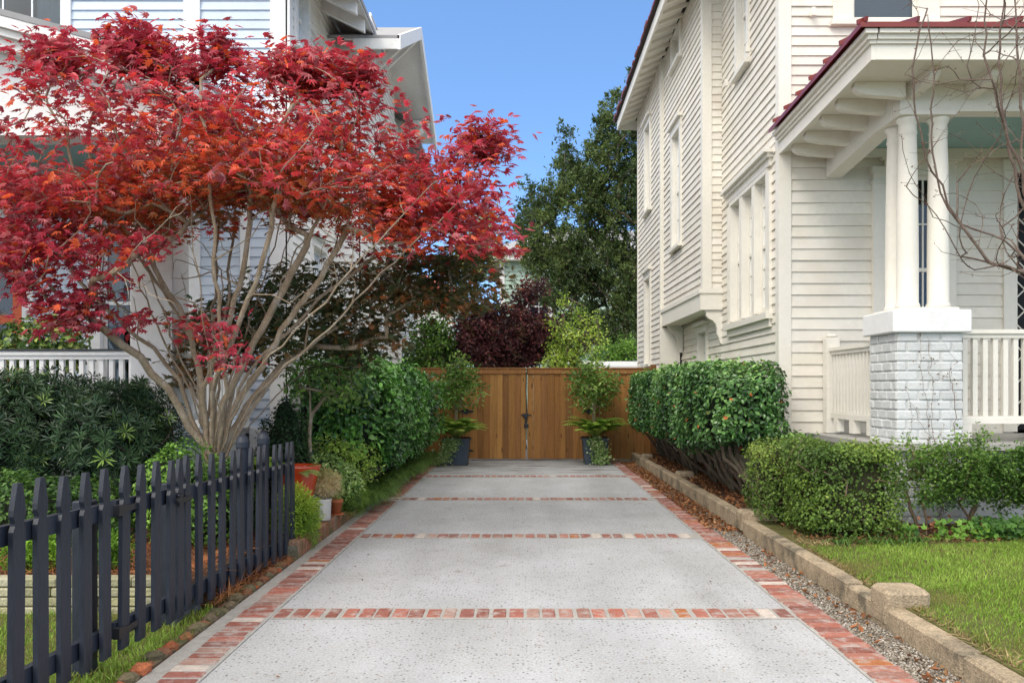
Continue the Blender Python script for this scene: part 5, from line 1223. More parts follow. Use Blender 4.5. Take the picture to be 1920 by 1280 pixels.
shrub('boxwood_shrub', 'bright green round boxwood ball at the foot of the maple behind the fence', 'shrub', (-2.76, 6.8, .2), [((-2.78, 6.85, .62), (.33, .33, .42)), ((-2.45, 6.7, .45), (.22, .25, .28))], 5200, (.026, .045), T_oval(.35), [(.05, .11, .018), (.09, .19, .028), (.15, .28, .04), (.20, .33, .06)], M['leaf'])
shrub('boxwood_shrub', 'dark clipped boxwood low behind the end of the far picket run', 'shrub', (-2.45, 7.2, .2), [((-2.45, 7.3, .50), (.28, .3, .36))], 2600, (.03, .05), T_oval(.35), LB_, M['leaf'])
shrub('cypress_shrub', 'dark green cone-shaped evergreen between the fence end and the small sapling', 'shrub', (-2.50, 9.0, .2), [((-2.50, 9.0, .55), (.36, .34, .42)), ((-2.50, 9.0, .88), (.25, .24, .34)), ((-2.50, 9.0, 1.12), (.12, .12, .25))], 6500, (.03, .055), T_oval(.25), [(.010, .026, .010), (.018, .045, .016), (.028, .065, .02)], M['leaf'], spread=.5, amp=.1)

# ferns
def frond_mesh(parent, name, c, nf, L, colrs, mt, droop=.7, seed=1, lift=.9, wid=.20, zs=1.0, bias=None):
    g = np.random.default_rng(seed); V, Fs, C = [], [], []
    for k in range(nf):
        a = g.uniform(0, 2*math.pi) if bias is None else bias[0] + g.normal() * bias[1]; l = L * g.uniform(.65, 1.15); e = lift * g.uniform(.5, 1.2)
        base = np.array(c) + np.array((math.cos(a), math.sin(a), 0)) * g.uniform(0, .06); col_ = np.array(colrs[g.integers(len(colrs))]) * g.uniform(.8, 1.2)
        d = np.array((math.cos(a), math.sin(a), 0)); s_ = np.array((-math.sin(a), math.cos(a), 0)); pv = []
        ns = 16
        for j in range(ns + 1):
            t = j / ns; ang = e - (e + droop) * t ** 1.3
            if j == 0: q = base
            else: q = pv[-1] + (d * math.cos(ang) + np.array((0, 0, math.sin(ang) * zs))) * l / ns
            pv.append(q)
        for j in range(1, ns):
            t = j / ns; w = wid * l * math.sin(math.pi * min(1, t * .85 + .12)) ** .8; u = (pv[j+1] - pv[j-1]); u /= np.linalg.norm(u)
            for sg in (-1, 1):
                b0 = len(V); tip = pv[j] + s_ * sg * w + u * w * .45 - np.array((0, 0, w * .22)); h = l / ns * .42
                V += [pv[j] - u * h, pv[j] + u * h, pv[j] + s_ * sg * w * .6 + u * (w * .3 + h * .9) - np.array((0, 0, w*.05)), tip, pv[j] + s_ * sg * w * .6 + u * (w * .3 - h * .9) - np.array((0, 0, w*.05))]
                Fs.append((b0, b0+1, b0+2, b0+3, b0+4)); C += [col_] * 5
        for j in range(ns):
            b0 = len(V); V += [pv[j] - s_ * .003, pv[j] + s_ * .003, pv[j+1] + s_ * .002, pv[j+1] - s_ * .002]; Fs.append((b0, b0+1, b0+2, b0+3)); C += [col_ * .8] * 4
    return link_mesh(name, V, Fs, mt, parent, colors=np.clip(np.array(C), 0, 1))
FG = [(.18, .34, .045), (.26, .42, .06), (.36, .50, .09), (.15, .28, .04)]
t = thing('fern', (-2.65, 8.3, .2), 'light green fern behind the far picket run, right of the maple stems', 'fern'); frond_mesh(t, 'fronds', (-2.65, 8.3, .62), 34, .50, FG, M['leaf'], seed=3)
t2 = MB(); 
FT = [(.07, .15, .018), (.12, .23, .025), (.19, .32, .04)]
for (fx_, lab_, r_) in ((-3.35, 'bright green feathery clump above the pale stone wall, right of centre behind the near pickets', .26), (-2.85, 'feathery green clump nearest the end of the pale stone wall', .17), (-4.25, 'small bright green feathery clump on the pale wall near the left picture edge', .18)):
    shrub('asparagus_fern', lab_, 'fern', (fx_, 5.9, .2), [((fx_, 5.9, .33), (r_, .18, .19))], int(r_ * 9000), (.03, .07), T_oval(.10), FT, M['leaf'], spread=1.1, corek=0, depth=.9, amp=.35, jit=.25, seed=int(r_ * 100))

# sapling by the hedge
sp = thing('sapling', (-2.23, 9.0, .14), 'slim grey-stemmed sapling with sparse leaves between the red pot and the camellia hedge', 'tree')
sk = Skel((-2.23, 9.0, .1)); sk.path([P(582, 850, 9.0), P(581, 790, 9.0), P(580, 740, 9.0), P(578, 690, 9.0)], start=0, wob=.004, ext=4)
pp = np.array([P(x, y, 9.0 + rng.normal() * .25) for x, y in zip(np.r_[rng.uniform(535, 620, 34), rng.uniform(600, 690, 30)], np.r_[rng.uniform(650, 745, 34), rng.uniform(690, 760, 30)])])
sk.attract(pp, step=.1, ang=.6); sk.mesh('trunk', M['bark'], sp, r_tip=.0028, power=2.0, color=(.75, .75, .75))
q = np.repeat(pp, 9, 0) + rng.normal(size=(len(pp) * 9, 3)) * .075
scatter('crown', q, rng.uniform(.05, .085, len(q)), T_leaf6(.22), pal(len(q), [(.05, .11, .02), (.09, .17, .03), (.16, .26, .05)]), M['leaf'], sp, spread=.7)

# pots on the brick border
rp = thing('glazed_pot', (-2.17, 8.35, .14), 'flared red-orange glazed pot holding a broad leafed plant by the fence end', 'plant pot')
m = MB(); X_, Y_ = -2.19, 8.35
m.lathe(X_, Y_, [(.09, .14), (.10, .16), (.125, .30), (.155, .45), (.19, .60), (.215, .68), (.222, .70), (.205, .70), (.19, .66), (.18, .62)], 28); pt_ = m.build('pot', M['redglaze'], rp, smooth=True)
bl = thing('bromeliad', (-2.19, 8.35, .62), 'pale green plant with long notched leaves growing in the red pot', 'plant')
frond_mesh(bl, 'leaves', (-2.19, 8.3, .62), 13, .34, [(.30, .42, .12), (.22, .36, .08)], M['leaf'], seed=11, lift=.7, wid=.16, droop=.5)
t = thing('asparagus_fern', (-2.03, 7.75, .14), 'mound of bright yellow-green feathery fern spilling over the border at the fence end', 'fern')
P_, N_ = ell_shell(8000, (-2.06, 7.72, .33), (.19, .23, .23), .7, .42, 5, 3)
scatter('foliage', P_, rng.uniform(.025, .05, len(P_)), (np.array([(-.06, 0, 0), (.06, 0, 0), (.09, .6, .05), (0, 1, -.1), (-.09, .6, .05)]), [(0, 1, 2, 3, 4)]), pal(len(P_), [(.09, .17, .02), (.18, .28, .03), (.26, .36, .045), (.34, .40, .06)], field=noise3(P_, 5, 6) * .7 + N_[:, 2] * .4), M['leaf'], t, normals=rng.normal(size=(len(P_), 3)), spread=.3, tang=N_ + [0, -.1, -.2], tspread=.45)
core('dark_core', (-2.06, 7.72, .32), (.13, .16, .17), M['core'], t, col_=(.05, .09, .012))
wp = thing('white_pot', (-1.975, 8.45, .147), 'small weathered white pot with dry tan feathery grass on the brick border', 'plant pot')
m = MB(); m.lathe(-1.975, 8.45, [(.072, .147), (.078, .16), (.083, .30), (.085, .335), (.088, .345), (.088, .36), (.078, .36), (.076, .34)], 24); m.build('pot', M['whitepot'], wp, smooth=True)
wg_ = thing('feathery_plant', (-1.99, 8.47, .35), 'dry tan and green feathery plant mounded in the white pot', 'plant')
P_, N_ = ell_shell(6500, (-1.99, 8.50, .50), (.175, .16, .13), .6, .18, 5, 6); fz_ = noise3(P_, 5, 6) * .5 + (P_[:, 0] + 2.02) * 5 - (P_[:, 2] - .5) * 6
scatter('foliage', P_, rng.uniform(.03, .055, len(P_)), needle, pal(len(P_), [(.20, .28, .05), (.28, .30, .08), (.42, .34, .17), (.50, .40, .24)], field=fz_), M['leaf'], wg_, spread=1.0, tang=N_, tspread=.6)
scatter('foliage', P_[:2500], .05, (np.array([(-.08, 0, 0), (.08, 0, 0), (0, 1, -.1)]), [(0, 1, 2)]), pal(2500, [(.20, .26, .05), (.42, .34, .17), (.48, .40, .24)], field=fz_[:2500]), M['leaf'], wg_, spread=1.0, tang=N_[:2500], tspread=.6)
dk = thing('succulent_plant', (-2.1, 8.3, .15), 'dark blue-green leafy plant trailing left of the white pot', 'plant')
P_, N_ = ell_shell(420, (-2.08, 8.36, .30), (.09, .09, .13), .6, .2, 4, 8); scatter('foliage', P_, rng.uniform(.035, .06, len(P_)), T_leaf6(.25), pal(len(P_), [(.015, .03, .02), (.03, .05, .04), (.07, .10, .09)]), M['gloss'], dk, normals=N_, spread=.8)
tp = thing('terracotta_pot', (-1.93, 8.82, .14), 'small terracotta pot on a saucer just behind the white pot', 'plant pot')
m = MB(); m.lathe(-1.93, 8.84, [(.05, .155), (.068, .27), (.076, .272), (.078, .30), (.065, .30)], 20); m.build('pot', M['terracotta'], tp, smooth=True)
m = MB(); m.lathe(-1.93, 8.84, [(.075, .142), (.088, .150), (.088, .158), (.052, .154)], 20); m.build('saucer', M['terracotta'], tp, smooth=True)
shrub('feathery_shrub', 'tan tipped green tuft growing in the small terracotta pot', 'plant', (-1.93, 8.84, .29), [((-1.93, 8.84, .38), (.10, .10, .09))], 1500, (.02, .045), needle, [(.15, .25, .04), (.30, .32, .09), (.42, .34, .17)], M['leaf'], corek=0, spread=1)
VG = [(.04, .09, .02), (.09, .17, .04), (.20, .30, .08), (.42, .48, .22)]
shrub('variegated_shrub', 'pale-edged green shrub above the white pot, left of the camellia hedge', 'shrub', (-2.12, 9.15, .14), [((-2.12, 9.1, .52), (.24, .30, .24)), ((-1.98, 9.3, .40), (.24, .26, .24))], 2600, (.045, .075), T_leaf6(.2), VG, M['leaf'], stems=30)
shrub('azalea_shrub', 'loose yellow-green twiggy shrub rising between the sapling and the camellia hedge', 'shrub', (-2.05, 9.7, .14), [((-2.12, 9.65, .68), (.26, .22, .26)), ((-1.86, 9.75, .55), (.22, .2, .22))], 1500, (.035, .065), T_oval(.2), [(.06, .12, .02), (.14, .22, .035), (.26, .36, .06)], M['leaf'], stems=40, depth=.8, amp=.3, corek=.4)
shrub('fern', 'low bright green feathery clump spilling beside the terracotta pot', 'fern', (-1.88, 9.25, .05), [((-1.86, 9.3, .24), (.17, .30, .20))], 5200, (.02, .05), needle, [(.10, .20, .02), (.18, .32, .03), (.30, .42, .05)], M['leaf'], spread=1, corek=.6, corecol=(.03, .06, .01))
scatter_p, scatter_n = ell_shell(1800, (-1.86, 9.3, .24), (.18, .30, .20), .4, .15, 4, 5)

# mondo grass along the left border
cl = []; y = 9.75
while y < 16.6:
    for k in range(2): cl.append((-1.93 + rng.normal() * .05 + k * .10 - .02, y + rng.normal() * .08, .10))
    y += .19
cl = np.array(cl); nb = 85; ctr = np.repeat(cl, nb, 0); n = len(ctr)
a = rng.uniform(0, 2*math.pi, n); a = np.where(rng.random(n) < .6, rng.normal(-.35, .7, n), a)
Lm = rng.uniform(.24, .42, n); V = np.zeros((n, 9, 3)); d = np.c_[np.cos(a), np.sin(a), np.zeros(n)]; sd_ = np.c_[-np.sin(a), np.cos(a), np.zeros(n)] * .0058
ctr = ctr + rng.normal(size=(n, 3)) * (.035, .035, 0)
q = ctr.copy(); e = rng.uniform(.85, 1.45, n)
for j in range(4):
    V[:, 2*j] = q - sd_ * (1 - j*.2); V[:, 2*j+1] = q + sd_ * (1 - j*.2)
    ang = e - j * .72; q = q + (d * np.cos(ang)[:, None] + np.c_[np.zeros((n, 2)), np.sin(ang)]) * (Lm / 4)[:, None]
V[:, 8] = q
fl_ = np.array([0, 1, 3, 2, 2, 3, 5, 4, 4, 5, 7, 6, 6, 7, 8]); ct_ = np.array([4, 4, 4, 3])
C = np.repeat(pal(n, [(.05, .11, .025), (.10, .20, .04), (.18, .31, .06), (.26, .38, .09)], field=rng.normal(size=n) * .5), 9, 0)
tag(link_mesh('mondo_grass', V.reshape(-1, 3), None, M['grass'], origin=(0, 0, 0), colors=C, fast=((fl_[None] + (np.arange(n) * 9)[:, None]).ravel(), np.tile(ct_, n))), 'fine arching green grass edging the left brick border', kind='stuff')

def sprigs(P_, N_, k, L, sp):
    i = rng.choice(np.where(N_[:, 2] > -.3)[0], k); a = rng.uniform(.3, 1.0, k); out, nn = [P_], [N_]
    dr = N_[i] + np.array((0, 0, .7)) + rng.normal(size=(k, 3)) * .35; dr /= np.linalg.norm(dr, axis=1, keepdims=True)
    for j in range(6):
        out.append(P_[i] + dr * (a * L * (j / 5))[:, None] + rng.normal(size=(k, 3)) * sp * .4); nn.append(N_[i])
    return np.concatenate(out), np.concatenate(nn)
# camellia hedge, left
lc = thing('camellia_hedge', (-2.1, 12.7, .1), 'big glossy dark green hedge along the left side of the driveway', 'hedge')
P1, N1 = box_shell(9500, -2.85, -1.60, 9.95, 15.9, .28, 1.80, 4, .22, .10, 1.3, 3, faces=(.15, 1.1, 1, .3, .1, 1.1))
for (c, r, k) in (((-2.15, 10.1, 1.35), (.45, .3, .42), 900), ((-1.75, 10.9, 1.1), (.3, .5, .6), 700), ((-1.70, 13.0, 1.2), (.3, .7, .6), 700), ((-1.62, 15.2, 1.15), (.28, .5, .62), 600), ((-2.2, 11.2, 1.75), (.4, .6, .2), 500)):
    p_, n_ = ell_shell(k, c, r, .4, .12, 2, int(c[1])); P1 = np.r_[P1, p_]; N1 = np.r_[N1, n_]
P1, N1 = sprigs(P1, N1, 220, .20, .05)
CG = [(.012, .035, .010), (.022, .065, .014), (.04, .11, .02), (.075, .18, .03), (.12, .25, .045)]
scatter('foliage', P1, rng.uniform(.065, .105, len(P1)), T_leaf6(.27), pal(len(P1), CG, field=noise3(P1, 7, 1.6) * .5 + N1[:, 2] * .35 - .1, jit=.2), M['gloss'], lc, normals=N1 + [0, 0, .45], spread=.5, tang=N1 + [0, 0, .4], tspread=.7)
m = MB(); m.box(-2.7, -1.85, 10.2, 15.7, .15, 1.62, (.010, .018, .007), bev=.2); m.build('dark_core', M['core'], lc)  # solid filler, its dark colour stands for shade behind the leaves

# camellia hedge, right (bare trunks below)
rc = thing('camellia_hedge', (2.6, 12.9, .15), 'clipped glossy hedge on bare dark trunks against the cream house wall', 'hedge')
P1, N1 = box_shell(17500, 1.98, 3.09, 9.35, 16.7, .68, 1.76, 6, .13, .06, 1.9, 5, faces=(1.15, .25, 1.9, .2, .45, 1))
p_, n_ = ell_shell(260, (3.02, 9.5, .82), (.22, .22, .18), .5, .15, 3, 3); P1 = np.r_[P1, p_]; N1 = np.r_[N1, n_]
P1, N1 = sprigs(P1, N1, 260, .11, .04)
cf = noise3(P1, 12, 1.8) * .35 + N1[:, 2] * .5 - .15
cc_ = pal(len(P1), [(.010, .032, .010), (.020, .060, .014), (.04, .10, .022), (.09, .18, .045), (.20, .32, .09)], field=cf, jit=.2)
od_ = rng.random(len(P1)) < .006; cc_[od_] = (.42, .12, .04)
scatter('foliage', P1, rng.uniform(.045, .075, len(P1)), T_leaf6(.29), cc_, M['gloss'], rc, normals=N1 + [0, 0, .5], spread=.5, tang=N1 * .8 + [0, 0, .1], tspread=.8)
m = MB(); m.box(2.16, 2.92, 9.62, 16.5, .88, 1.60, (.010, .018, .007), bev=.14); m.build('dark_core', M['core'], rc)  # solid filler painted dark in place of inner shade
Y = 9.75
while Y < 16.6:
    s_ = Skel((2.72 + rng.normal() * .06, Y, .12)); nk = 3
    for k in range(nk):
        s_.path([(2.62 + rng.normal() * .05 - .05 * k, Y + rng.normal() * .08, .40), (2.52 - .12 * k + rng.normal() * .05, Y + .15 + rng.normal() * .15, .78), (2.5 - .12 * k, Y + .3 + rng.normal() * .1, 1.1)], start=0, wob=.014, ext=6)
    s_.mesh('trunk', M['darkbark'], rc, r_tip=.010, power=2.0); Y += rng.uniform(.42, .62)

# clipped box hedge at the lawn corner: two lobes
BX = [(.03, .06, .012), (.055, .10, .018), (.09, .15, .025), (.14, .21, .035), (.22, .26, .06)]
for (lab, b6, k, sd2) in (('clipped yellow-green box bush at the lawn corner, the larger nearer one', (2.44, 3.32, 7.30, 8.05, .15, .965), 11500, 4), ('smaller clipped box bush behind the larger one, beside the stone kerb', (2.26, 3.05, 8.02, 8.95, .15, .93), 7000, 6)):
    t = thing('boxwood_shrub', ((b6[0]+b6[1])/2, (b6[2]+b6[3])/2, .15), lab, 'shrub', 'clipped box bushes at the lawn corner')
    P1, N1 = box_shell(k, *b6, 5.5, .16, .06, 3.2, sd2, faces=(1, .7, 1, .5, .15, 1)); kk = noise3(P1, sd2 + 50, 5) > -1.5; P1, N1 = P1[kk], N1[kk]; P1, N1 = sprigs(P1, N1, 200, .07, .02)
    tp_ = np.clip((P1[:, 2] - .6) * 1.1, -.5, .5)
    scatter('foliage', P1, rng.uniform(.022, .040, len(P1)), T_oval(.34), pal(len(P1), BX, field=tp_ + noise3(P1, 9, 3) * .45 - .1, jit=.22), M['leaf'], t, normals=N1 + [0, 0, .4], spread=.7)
    core('dark_core', ((b6[0]+b6[1])/2, (b6[2]+b6[3])/2, .52), ((b6[1]-b6[0])*.38, (b6[3]-b6[2])*.38, .33), M['core'], t, p=4, col_=(.03, .03, .012), seed=sd2)
    s_ = Skel(((b6[0]+b6[1])/2, (b6[2]+b6[3])/2, .12)); s_.attract(P1[rng.choice(len(P1), 110, replace=False)], step=.08, ang=.3); s_.mesh('stem', M['bark'], t, r_tip=.0022, power=2.2, color=(.6, .55, .5))
# looser bushes to the right, in front of the pier
def loose(label, c, r, n, nst, seed, base=None):
    t = thing('boxwood_shrub', (c[0], c[1], .15), label, 'shrub', 'loose box bushes before the brick pier')
    A_, _ = ell_shell(nst, c, r, .9, .15, 2, seed, -.6); s_ = Skel(((base or c[0]), c[1], .12)); s_.attract(A_, step=.07, ang=.35, wob=.008); s_.mesh('stem', M['bark'], t, r_tip=.0024, power=2.05, color=(.6, .52, .45))
    q = np.repeat(A_, n // nst, 0); q = q + rng.normal(size=q.shape) * (.045, .045, .05)
    scatter('foliage', q, rng.uniform(.025, .045, len(q)), T_oval(.30), pal(len(q), [(.03, .07, .014), (.06, .12, .02), (.10, .18, .03), (.17, .26, .045)], field=noise3(q, seed, 3) * .6), M['leaf'], t, spread=.8)
loose('sparse twiggy box bush with bare stems in front of the white brick pier', (3.55, 7.75, .72), (.24, .22, .30), 1100, 46, 4, 3.58)
loose('tuft of small box shoots low between the clipped hedge and the pier', (3.60, 7.6, .48), (.10, .1, .12), 420, 16, 5)
loose('loose dark green box bush just right of the white brick pier', (4.05, 7.75, .62), (.42, .3, .44), 8200, 130, 6)
loose('leafy dark box bush cut by the right edge of the picture', (4.75, 7.8, .56), (.42, .3, .42), 9000, 120, 7)
# ivy and strap-leaf clumps
iv = thing('ivy', (4.0, 7.3, .15), 'bright green ivy creeping at the foot of the loose bushes', 'ivy')
q = np.c_[rng.uniform(3.3, 5.1, 1500), 7.28 + rng.random(1500) * .35, .17 + rng.random(1500) ** 2 * .16]; q = q[noise3(q, 3, 2.2) > -.2]
T_ivy = (np.array([(0, 0, 0), (.35, .05, .03), (.5, .45, -.05), (.2, .5, .05), (0, 1, -.05), (-.2, .5, .05), (-.5, .45, -.05), (-.35, .05, .03)]), [(0, 1, 2, 3), (0, 3, 4, 5), (0, 5, 6, 7)])
scatter('leaves', q, rng.uniform(.04, .075, len(q)), T_ivy, pal(len(q), [(.03, .08, .015), (.06, .14, .02), (.08, .17, .022), (.14, .26, .035)], field=noise3(q, 8, 3) - .4), M['leaf'], iv, normals=np.array((0, -.5, .8)), spread=.5)
cd = np.c_[rng.uniform(3.45, 4.0, 30), rng.uniform(7.3, 7.5, 30), rng.uniform(.18, .34, 30)]
scatter('dry_leaves', cd, rng.uniform(.04, .065, 30), lit, pal(30, [(.16, .06, .03), (.28, .12, .06)]), M['litter'], iv, spread=.9)
for i, (x, y, lab) in enumerate(((2.72, 7.16, 'strap-leaved grass tuft at the foot of the clipped hedge, nearest the kerb'), (3.02, 7.14, 'middle one of the strap-leaved tufts under the clipped hedge'), (3.28, 7.2, 'strap-leaved tuft under the right end of the clipped hedge'))):
    t = thing('liriope', (x, y, .15), lab, 'plant', 'strap-leaved tufts under the clipped hedge')
    n = 60; a = rng.uniform(0, 6.28, n); up = np.c_[np.cos(a), np.sin(a), rng.uniform(.3, 1.4, n)]
    scatter('leaves', np.tile((x, y, .15), (n, 1)) + rng.normal(size=(n, 3)) * (.05, .03, 0), rng.uniform(.12, .24, n), T_blade(.035, .9), pal(n, [(.03, .08, .015), (.07, .15, .03), (.12, .22, .04)]), M['grass'], t, normals=rng.normal(size=(n, 3)) * .2 + [0, 0, 1], spread=.1, tang=up, tspread=.1)

# vine on the pier
vn = thing('dead_vine', (3.95, 8.17, .15), 'thin dead brown vine climbing the white brick pier', 'vine')
s_ = Skel((4.0, 8.165, .14))
for pth in ([(3.93, 8.165, .6), (3.90, 8.17, 1.0), (3.84, 8.17, 1.5), (3.80, 8.175, 1.97)], [(4.02, 8.165, .7), (3.92, 8.17, 1.05), (3.93, 8.17, 1.5), (3.88, 8.17, 1.95)], [(4.1, 8.165, .6), (4.14, 8.17, 1.2), (4.1, 8.17, 1.6)], [(3.98, 8.165, .5), (3.75, 8.17, .8), (3.72, 8.17, 1.3)], [(3.93, 8.17, .95), (3.80, 8.17, 1.15), (3.66, 8.17, 1.45)]):
    s_.path(pth, start=0 if pth[0][2] < .9 else None, wob=.010, step=.05, ext=2)
q = np.array([(rng.uniform(3.64, 4.2), 8.17, rng.uniform(.8, 1.9)) for _ in range(34)]); s_.attract(q, step=.05, ang=.5, wob=.006, maxd=.4)
for i in range(len(s_.p)): s_.p[i][1] = min(s_.p[i][1], 8.178)
s_.mesh('stems', M['twig'], vn, r_tip=.0011, power=2.4, color=(1.5, 1.3, 1.1))
pts = np.array(s_.p); q = pts[rng.choice(len(pts), 150)] + rng.normal(size=(150, 3)) * (.012, .003, .012); q[:, 1] = np.minimum(q[:, 1], 8.176)
scatter('leaves', q, rng.uniform(.010, .022, len(q)), T_oval(.4), pal(len(q), [(.05, .03, .02), (.12, .06, .035), (.22, .12, .06)]), M['litter'], vn, normals=np.array((0, -1., 0)), spread=.3)

# bare tree at the right
bt = thing('bare_tree', (4.35, 6.3, .15), 'leafless small tree with fine upswept twigs at the right edge of the picture', 'tree')
sk = Skel((4.35, 6.3, .1)); sk.path([(4.34, 6.3, .8), (4.30, 6.3, 1.5), (4.22, 6.3, 2.0)], start=0, wob=.01)
j0 = len(sk.p) - 1; Yt = 6.2
for pth in ([P(1905, 505, Yt), P(1855, 490, Yt), P(1810, 435, Yt), P(1760, 350, Yt), P(1728, 270, Yt - .1), P(1714, 190, Yt - .15), P(1718, 90, Yt - .2), P(1738, 10, Yt - .2)],
            [P(1915, 480, Yt + .2), P(1860, 440, Yt + .3), P(1800, 420, Yt + .35), P(1765, 360, Yt + .4), P(1748, 260, Yt + .4), P(1748, 120, Yt + .4), P(1740, 30, Yt + .4)],
            [P(1925, 400, Yt), P(1905, 320, Yt), P(1872, 200, Yt), P(1850, 100, Yt), P(1846, -20, Yt)],
            [P(1935, 420, Yt - .2), P(1915, 330, Yt - .3), P(1885, 240, Yt - .35), P(1875, 120, Yt - .4), P(1885, -20, Yt - .4)],
            [P(1930, 330, Yt + .3), P(1915, 200, Yt + .3), P(1905, 60, Yt + .3), P(1900, -40, Yt + .3)]):
    i = j0
    sk.path(pth, start=i, wob=.008, step=.1, ext=10)
q = np.array([P(x, y, Yy) for x, y, Yy in zip(rng.uniform(1650, 1990, 420), rng.uniform(-90, 540, 420), rng.normal(Yt, .42, 420))])
qx = CX + q[:, 0] * F / q[:, 1]; qy = CY - (q[:, 2] - H) * F / q[:, 1]
q = q[inpoly(qx, qy, [(1990, 560), (1900, 520), (1800, 520), (1700, 400), (1660, 290), (1650, 160), (1680, 60), (1700, -90), (1990, -90)])]
keepd = rng.random(len(q)) < np.clip((CX + q[:, 0] * F / q[:, 1] - 1620) / 230, .12, 1); q = q[keepd]
sk.attract(q, step=.09, ang=.85, wob=.006, up=.10); sk.mesh('trunk', M['twig'], bt, r_tip=.0017, power=2.15, rmax=.05)
pts = np.array(sk.p); ends = pts[rng.choice(len(pts), 900)] + rng.normal(size=(900, 3)) * .006
scatter('buds', ends, rng.uniform(.008, .016, 900), (np.array([(0, 0, 0), (.3, .4, .2), (0, 1, 0), (-.3, .4, .2), (0, .4, -.3)]), [(0, 1, 2), (0, 2, 3), (0, 4, 2)]), pal(900, [(.12, .06, .04), (.20, .09, .06)]), M['litter'], bt, spread=1)

# planters by the gate
def planter(px, label, gy, lab2, lab3, lab4, sd2):
    t = thing('planter', (px, gy, 0), label, 'planter', 'square planters flanking the gate'); m_ = MB()
    w0, w1, h = .20, .245, .47
    m_.hexa([(px-w0, gy-w0, .02), (px+w0, gy-w0, .02), (px+w0, gy+w0, .02), (px-w0, gy+w0, .02), (px-w1, gy-w1, h), (px+w1, gy-w1, h), (px+w1, gy+w1, h), (px-w1, gy+w1, h)]); m_.build('box', M['planter'], t)
    m_ = MB(); m_.box(px-w1-.02, px+w1+.02, gy-w1-.02, gy+w1+.02, h, h+.035, bev=.006); m_.build('rim', M['planter'], t)
    m_ = MB(); m_.box(px-w0-.012, px+w0+.012, gy-w0-.012, gy+w0+.012, 0, .045, bev=.005); m_.build('base', M['planter'], t)
    m_ = MB(); m_.box(px-w1+.01, px+w1-.01, gy-w1+.01, gy+w1-.01, h+.036, h+.05); m_.build('soil', M['soil'], t)
    tr = thing('standard_tree', (px, gy, .5), lab2, 'tree', 'small round-headed trees in the gate planters')
    s_ = Skel((px, gy, .5)); s_.path([(px + rng.normal()*.01, gy, .8), (px - .02, gy, 1.05)], start=0, wob=.004, ext=8)
    c = (px - .03, gy, 1.50); A_, _ = ell_shell(95, c, (.47, .42, .58), .8, .15, 3, sd2, -.85); s_.attract(A_, step=.08, ang=.5); s_.mesh('trunk', M['bark'], tr, r_tip=.0032, power=2.0)
    q = np.repeat(A_, 20, 0); q = q + rng.normal(size=q.shape) * .07
    scatter('crown', q, rng.uniform(.06, .095, len(q)), T_leaf6(.25), pal(len(q), [(.04, .09, .018), (.08, .16, .03), (.15, .25, .05), (.26, .34, .10)], field=noise3(q, sd2, 4) * .6), M['leaf'], tr, spread=.7)
    f = thing('fern', (px, gy - .05, .5), lab3, 'fern', 'ferns in the gate planters'); frond_mesh(f, 'fronds', (px, gy - .08, .54), 90, .68, [(.22, .38, .05), (.32, .46, .07), (.40, .52, .10), (.18, .32, .05)], M['leaf'], seed=sd2, lift=1.15, droop=.30, wid=.17)
    iv_ = thing('ivy', (px, gy - .25, .45), lab4, 'ivy', 'ivy trailing from the gate planters'); n_ = 800
    u = rng.random(n_); sx = -1 if sd2 == 3 else .25; q = np.c_[px + sx * (.08 + .30 * u ** 1.5) + rng.normal(size=n_) * .085, gy - .27 - .10 * u + rng.normal(size=n_) * .035, .52 - .50 * u + rng.normal(size=n_) * .02]
    q = q[q[:, 2] > .01]; scatter('leaves', q, rng.uniform(.03, .05, len(q)), T_ivy, pal(len(q), [(.06, .13, .03), (.14, .22, .06), (.30, .36, .18)]), M['leaf'], iv_, normals=np.array((0, -1, .4)), spread=.7)
planter(-1.24, 'square blue-grey planter box left of the gate', 16.25, 'small round-headed tree in the left planter before the gate', 'bright green fern filling the left planter', 'pale-edged ivy trailing from the left planter', 3)
planter(1.40, 'square blue-grey planter box right of the gate', 16.45, 'small round-headed tree in the right planter before the gate', 'bright green fern filling the right planter', 'pale-edged ivy trailing from the right planter', 4)

# ---- trees and shrubs beyond the gate
def bgtree(name, label, base, blobs, nA, per, sz, colrs, mt, tmpl, sig, seed, trunk_r=.012, bark='darkbark', normals=None, zcol=0, group=None, depth=.9, ang=.5, step=.35):
    t = thing(name, base, label, 'tree', group); Al = []
    vol = [r[0]*r[1]*r[2] for _, r in blobs]
    for i, (c, r) in enumerate(blobs):
        p_, _ = ell_shell(max(4, int(nA * vol[i] / sum(vol))), c, r, depth, .18, 1.5 / max(r), seed + i); Al.append(p_)
    A_ = np.concatenate(Al); A_ = A_[A_[:, 2] > base[2] + .3]
    s_ = Skel(base); top = max(c[2] for c, r in blobs); s_.path([(base[0], base[1], base[2] + (top - base[2]) * .35), (base[0] + .1, base[1], base[2] + (top - base[2]) * .8)], start=0, step=step, wob=.03)
    s_.attract(A_, step=step, ang=ang, wob=.03); s_.mesh('trunk', M[bark], t, r_tip=trunk_r, power=2.2)
    q = np.repeat(A_, per, 0); q = q + rng.normal(size=q.shape) * sig
    f = np.repeat(noise3(A_, seed, 2.0 / max(r)) * .7 + rng.normal(size=len(A_)) * .35, per)
    scatter('crown', q, rng.uniform(sz[0], sz[1], len(q)), tmpl, pal(len(q), colrs, field=f, jit=.2), mt, t, normals=np.array((0, -.3, .7)) if normals is None else normals, spread=.8)
    return t
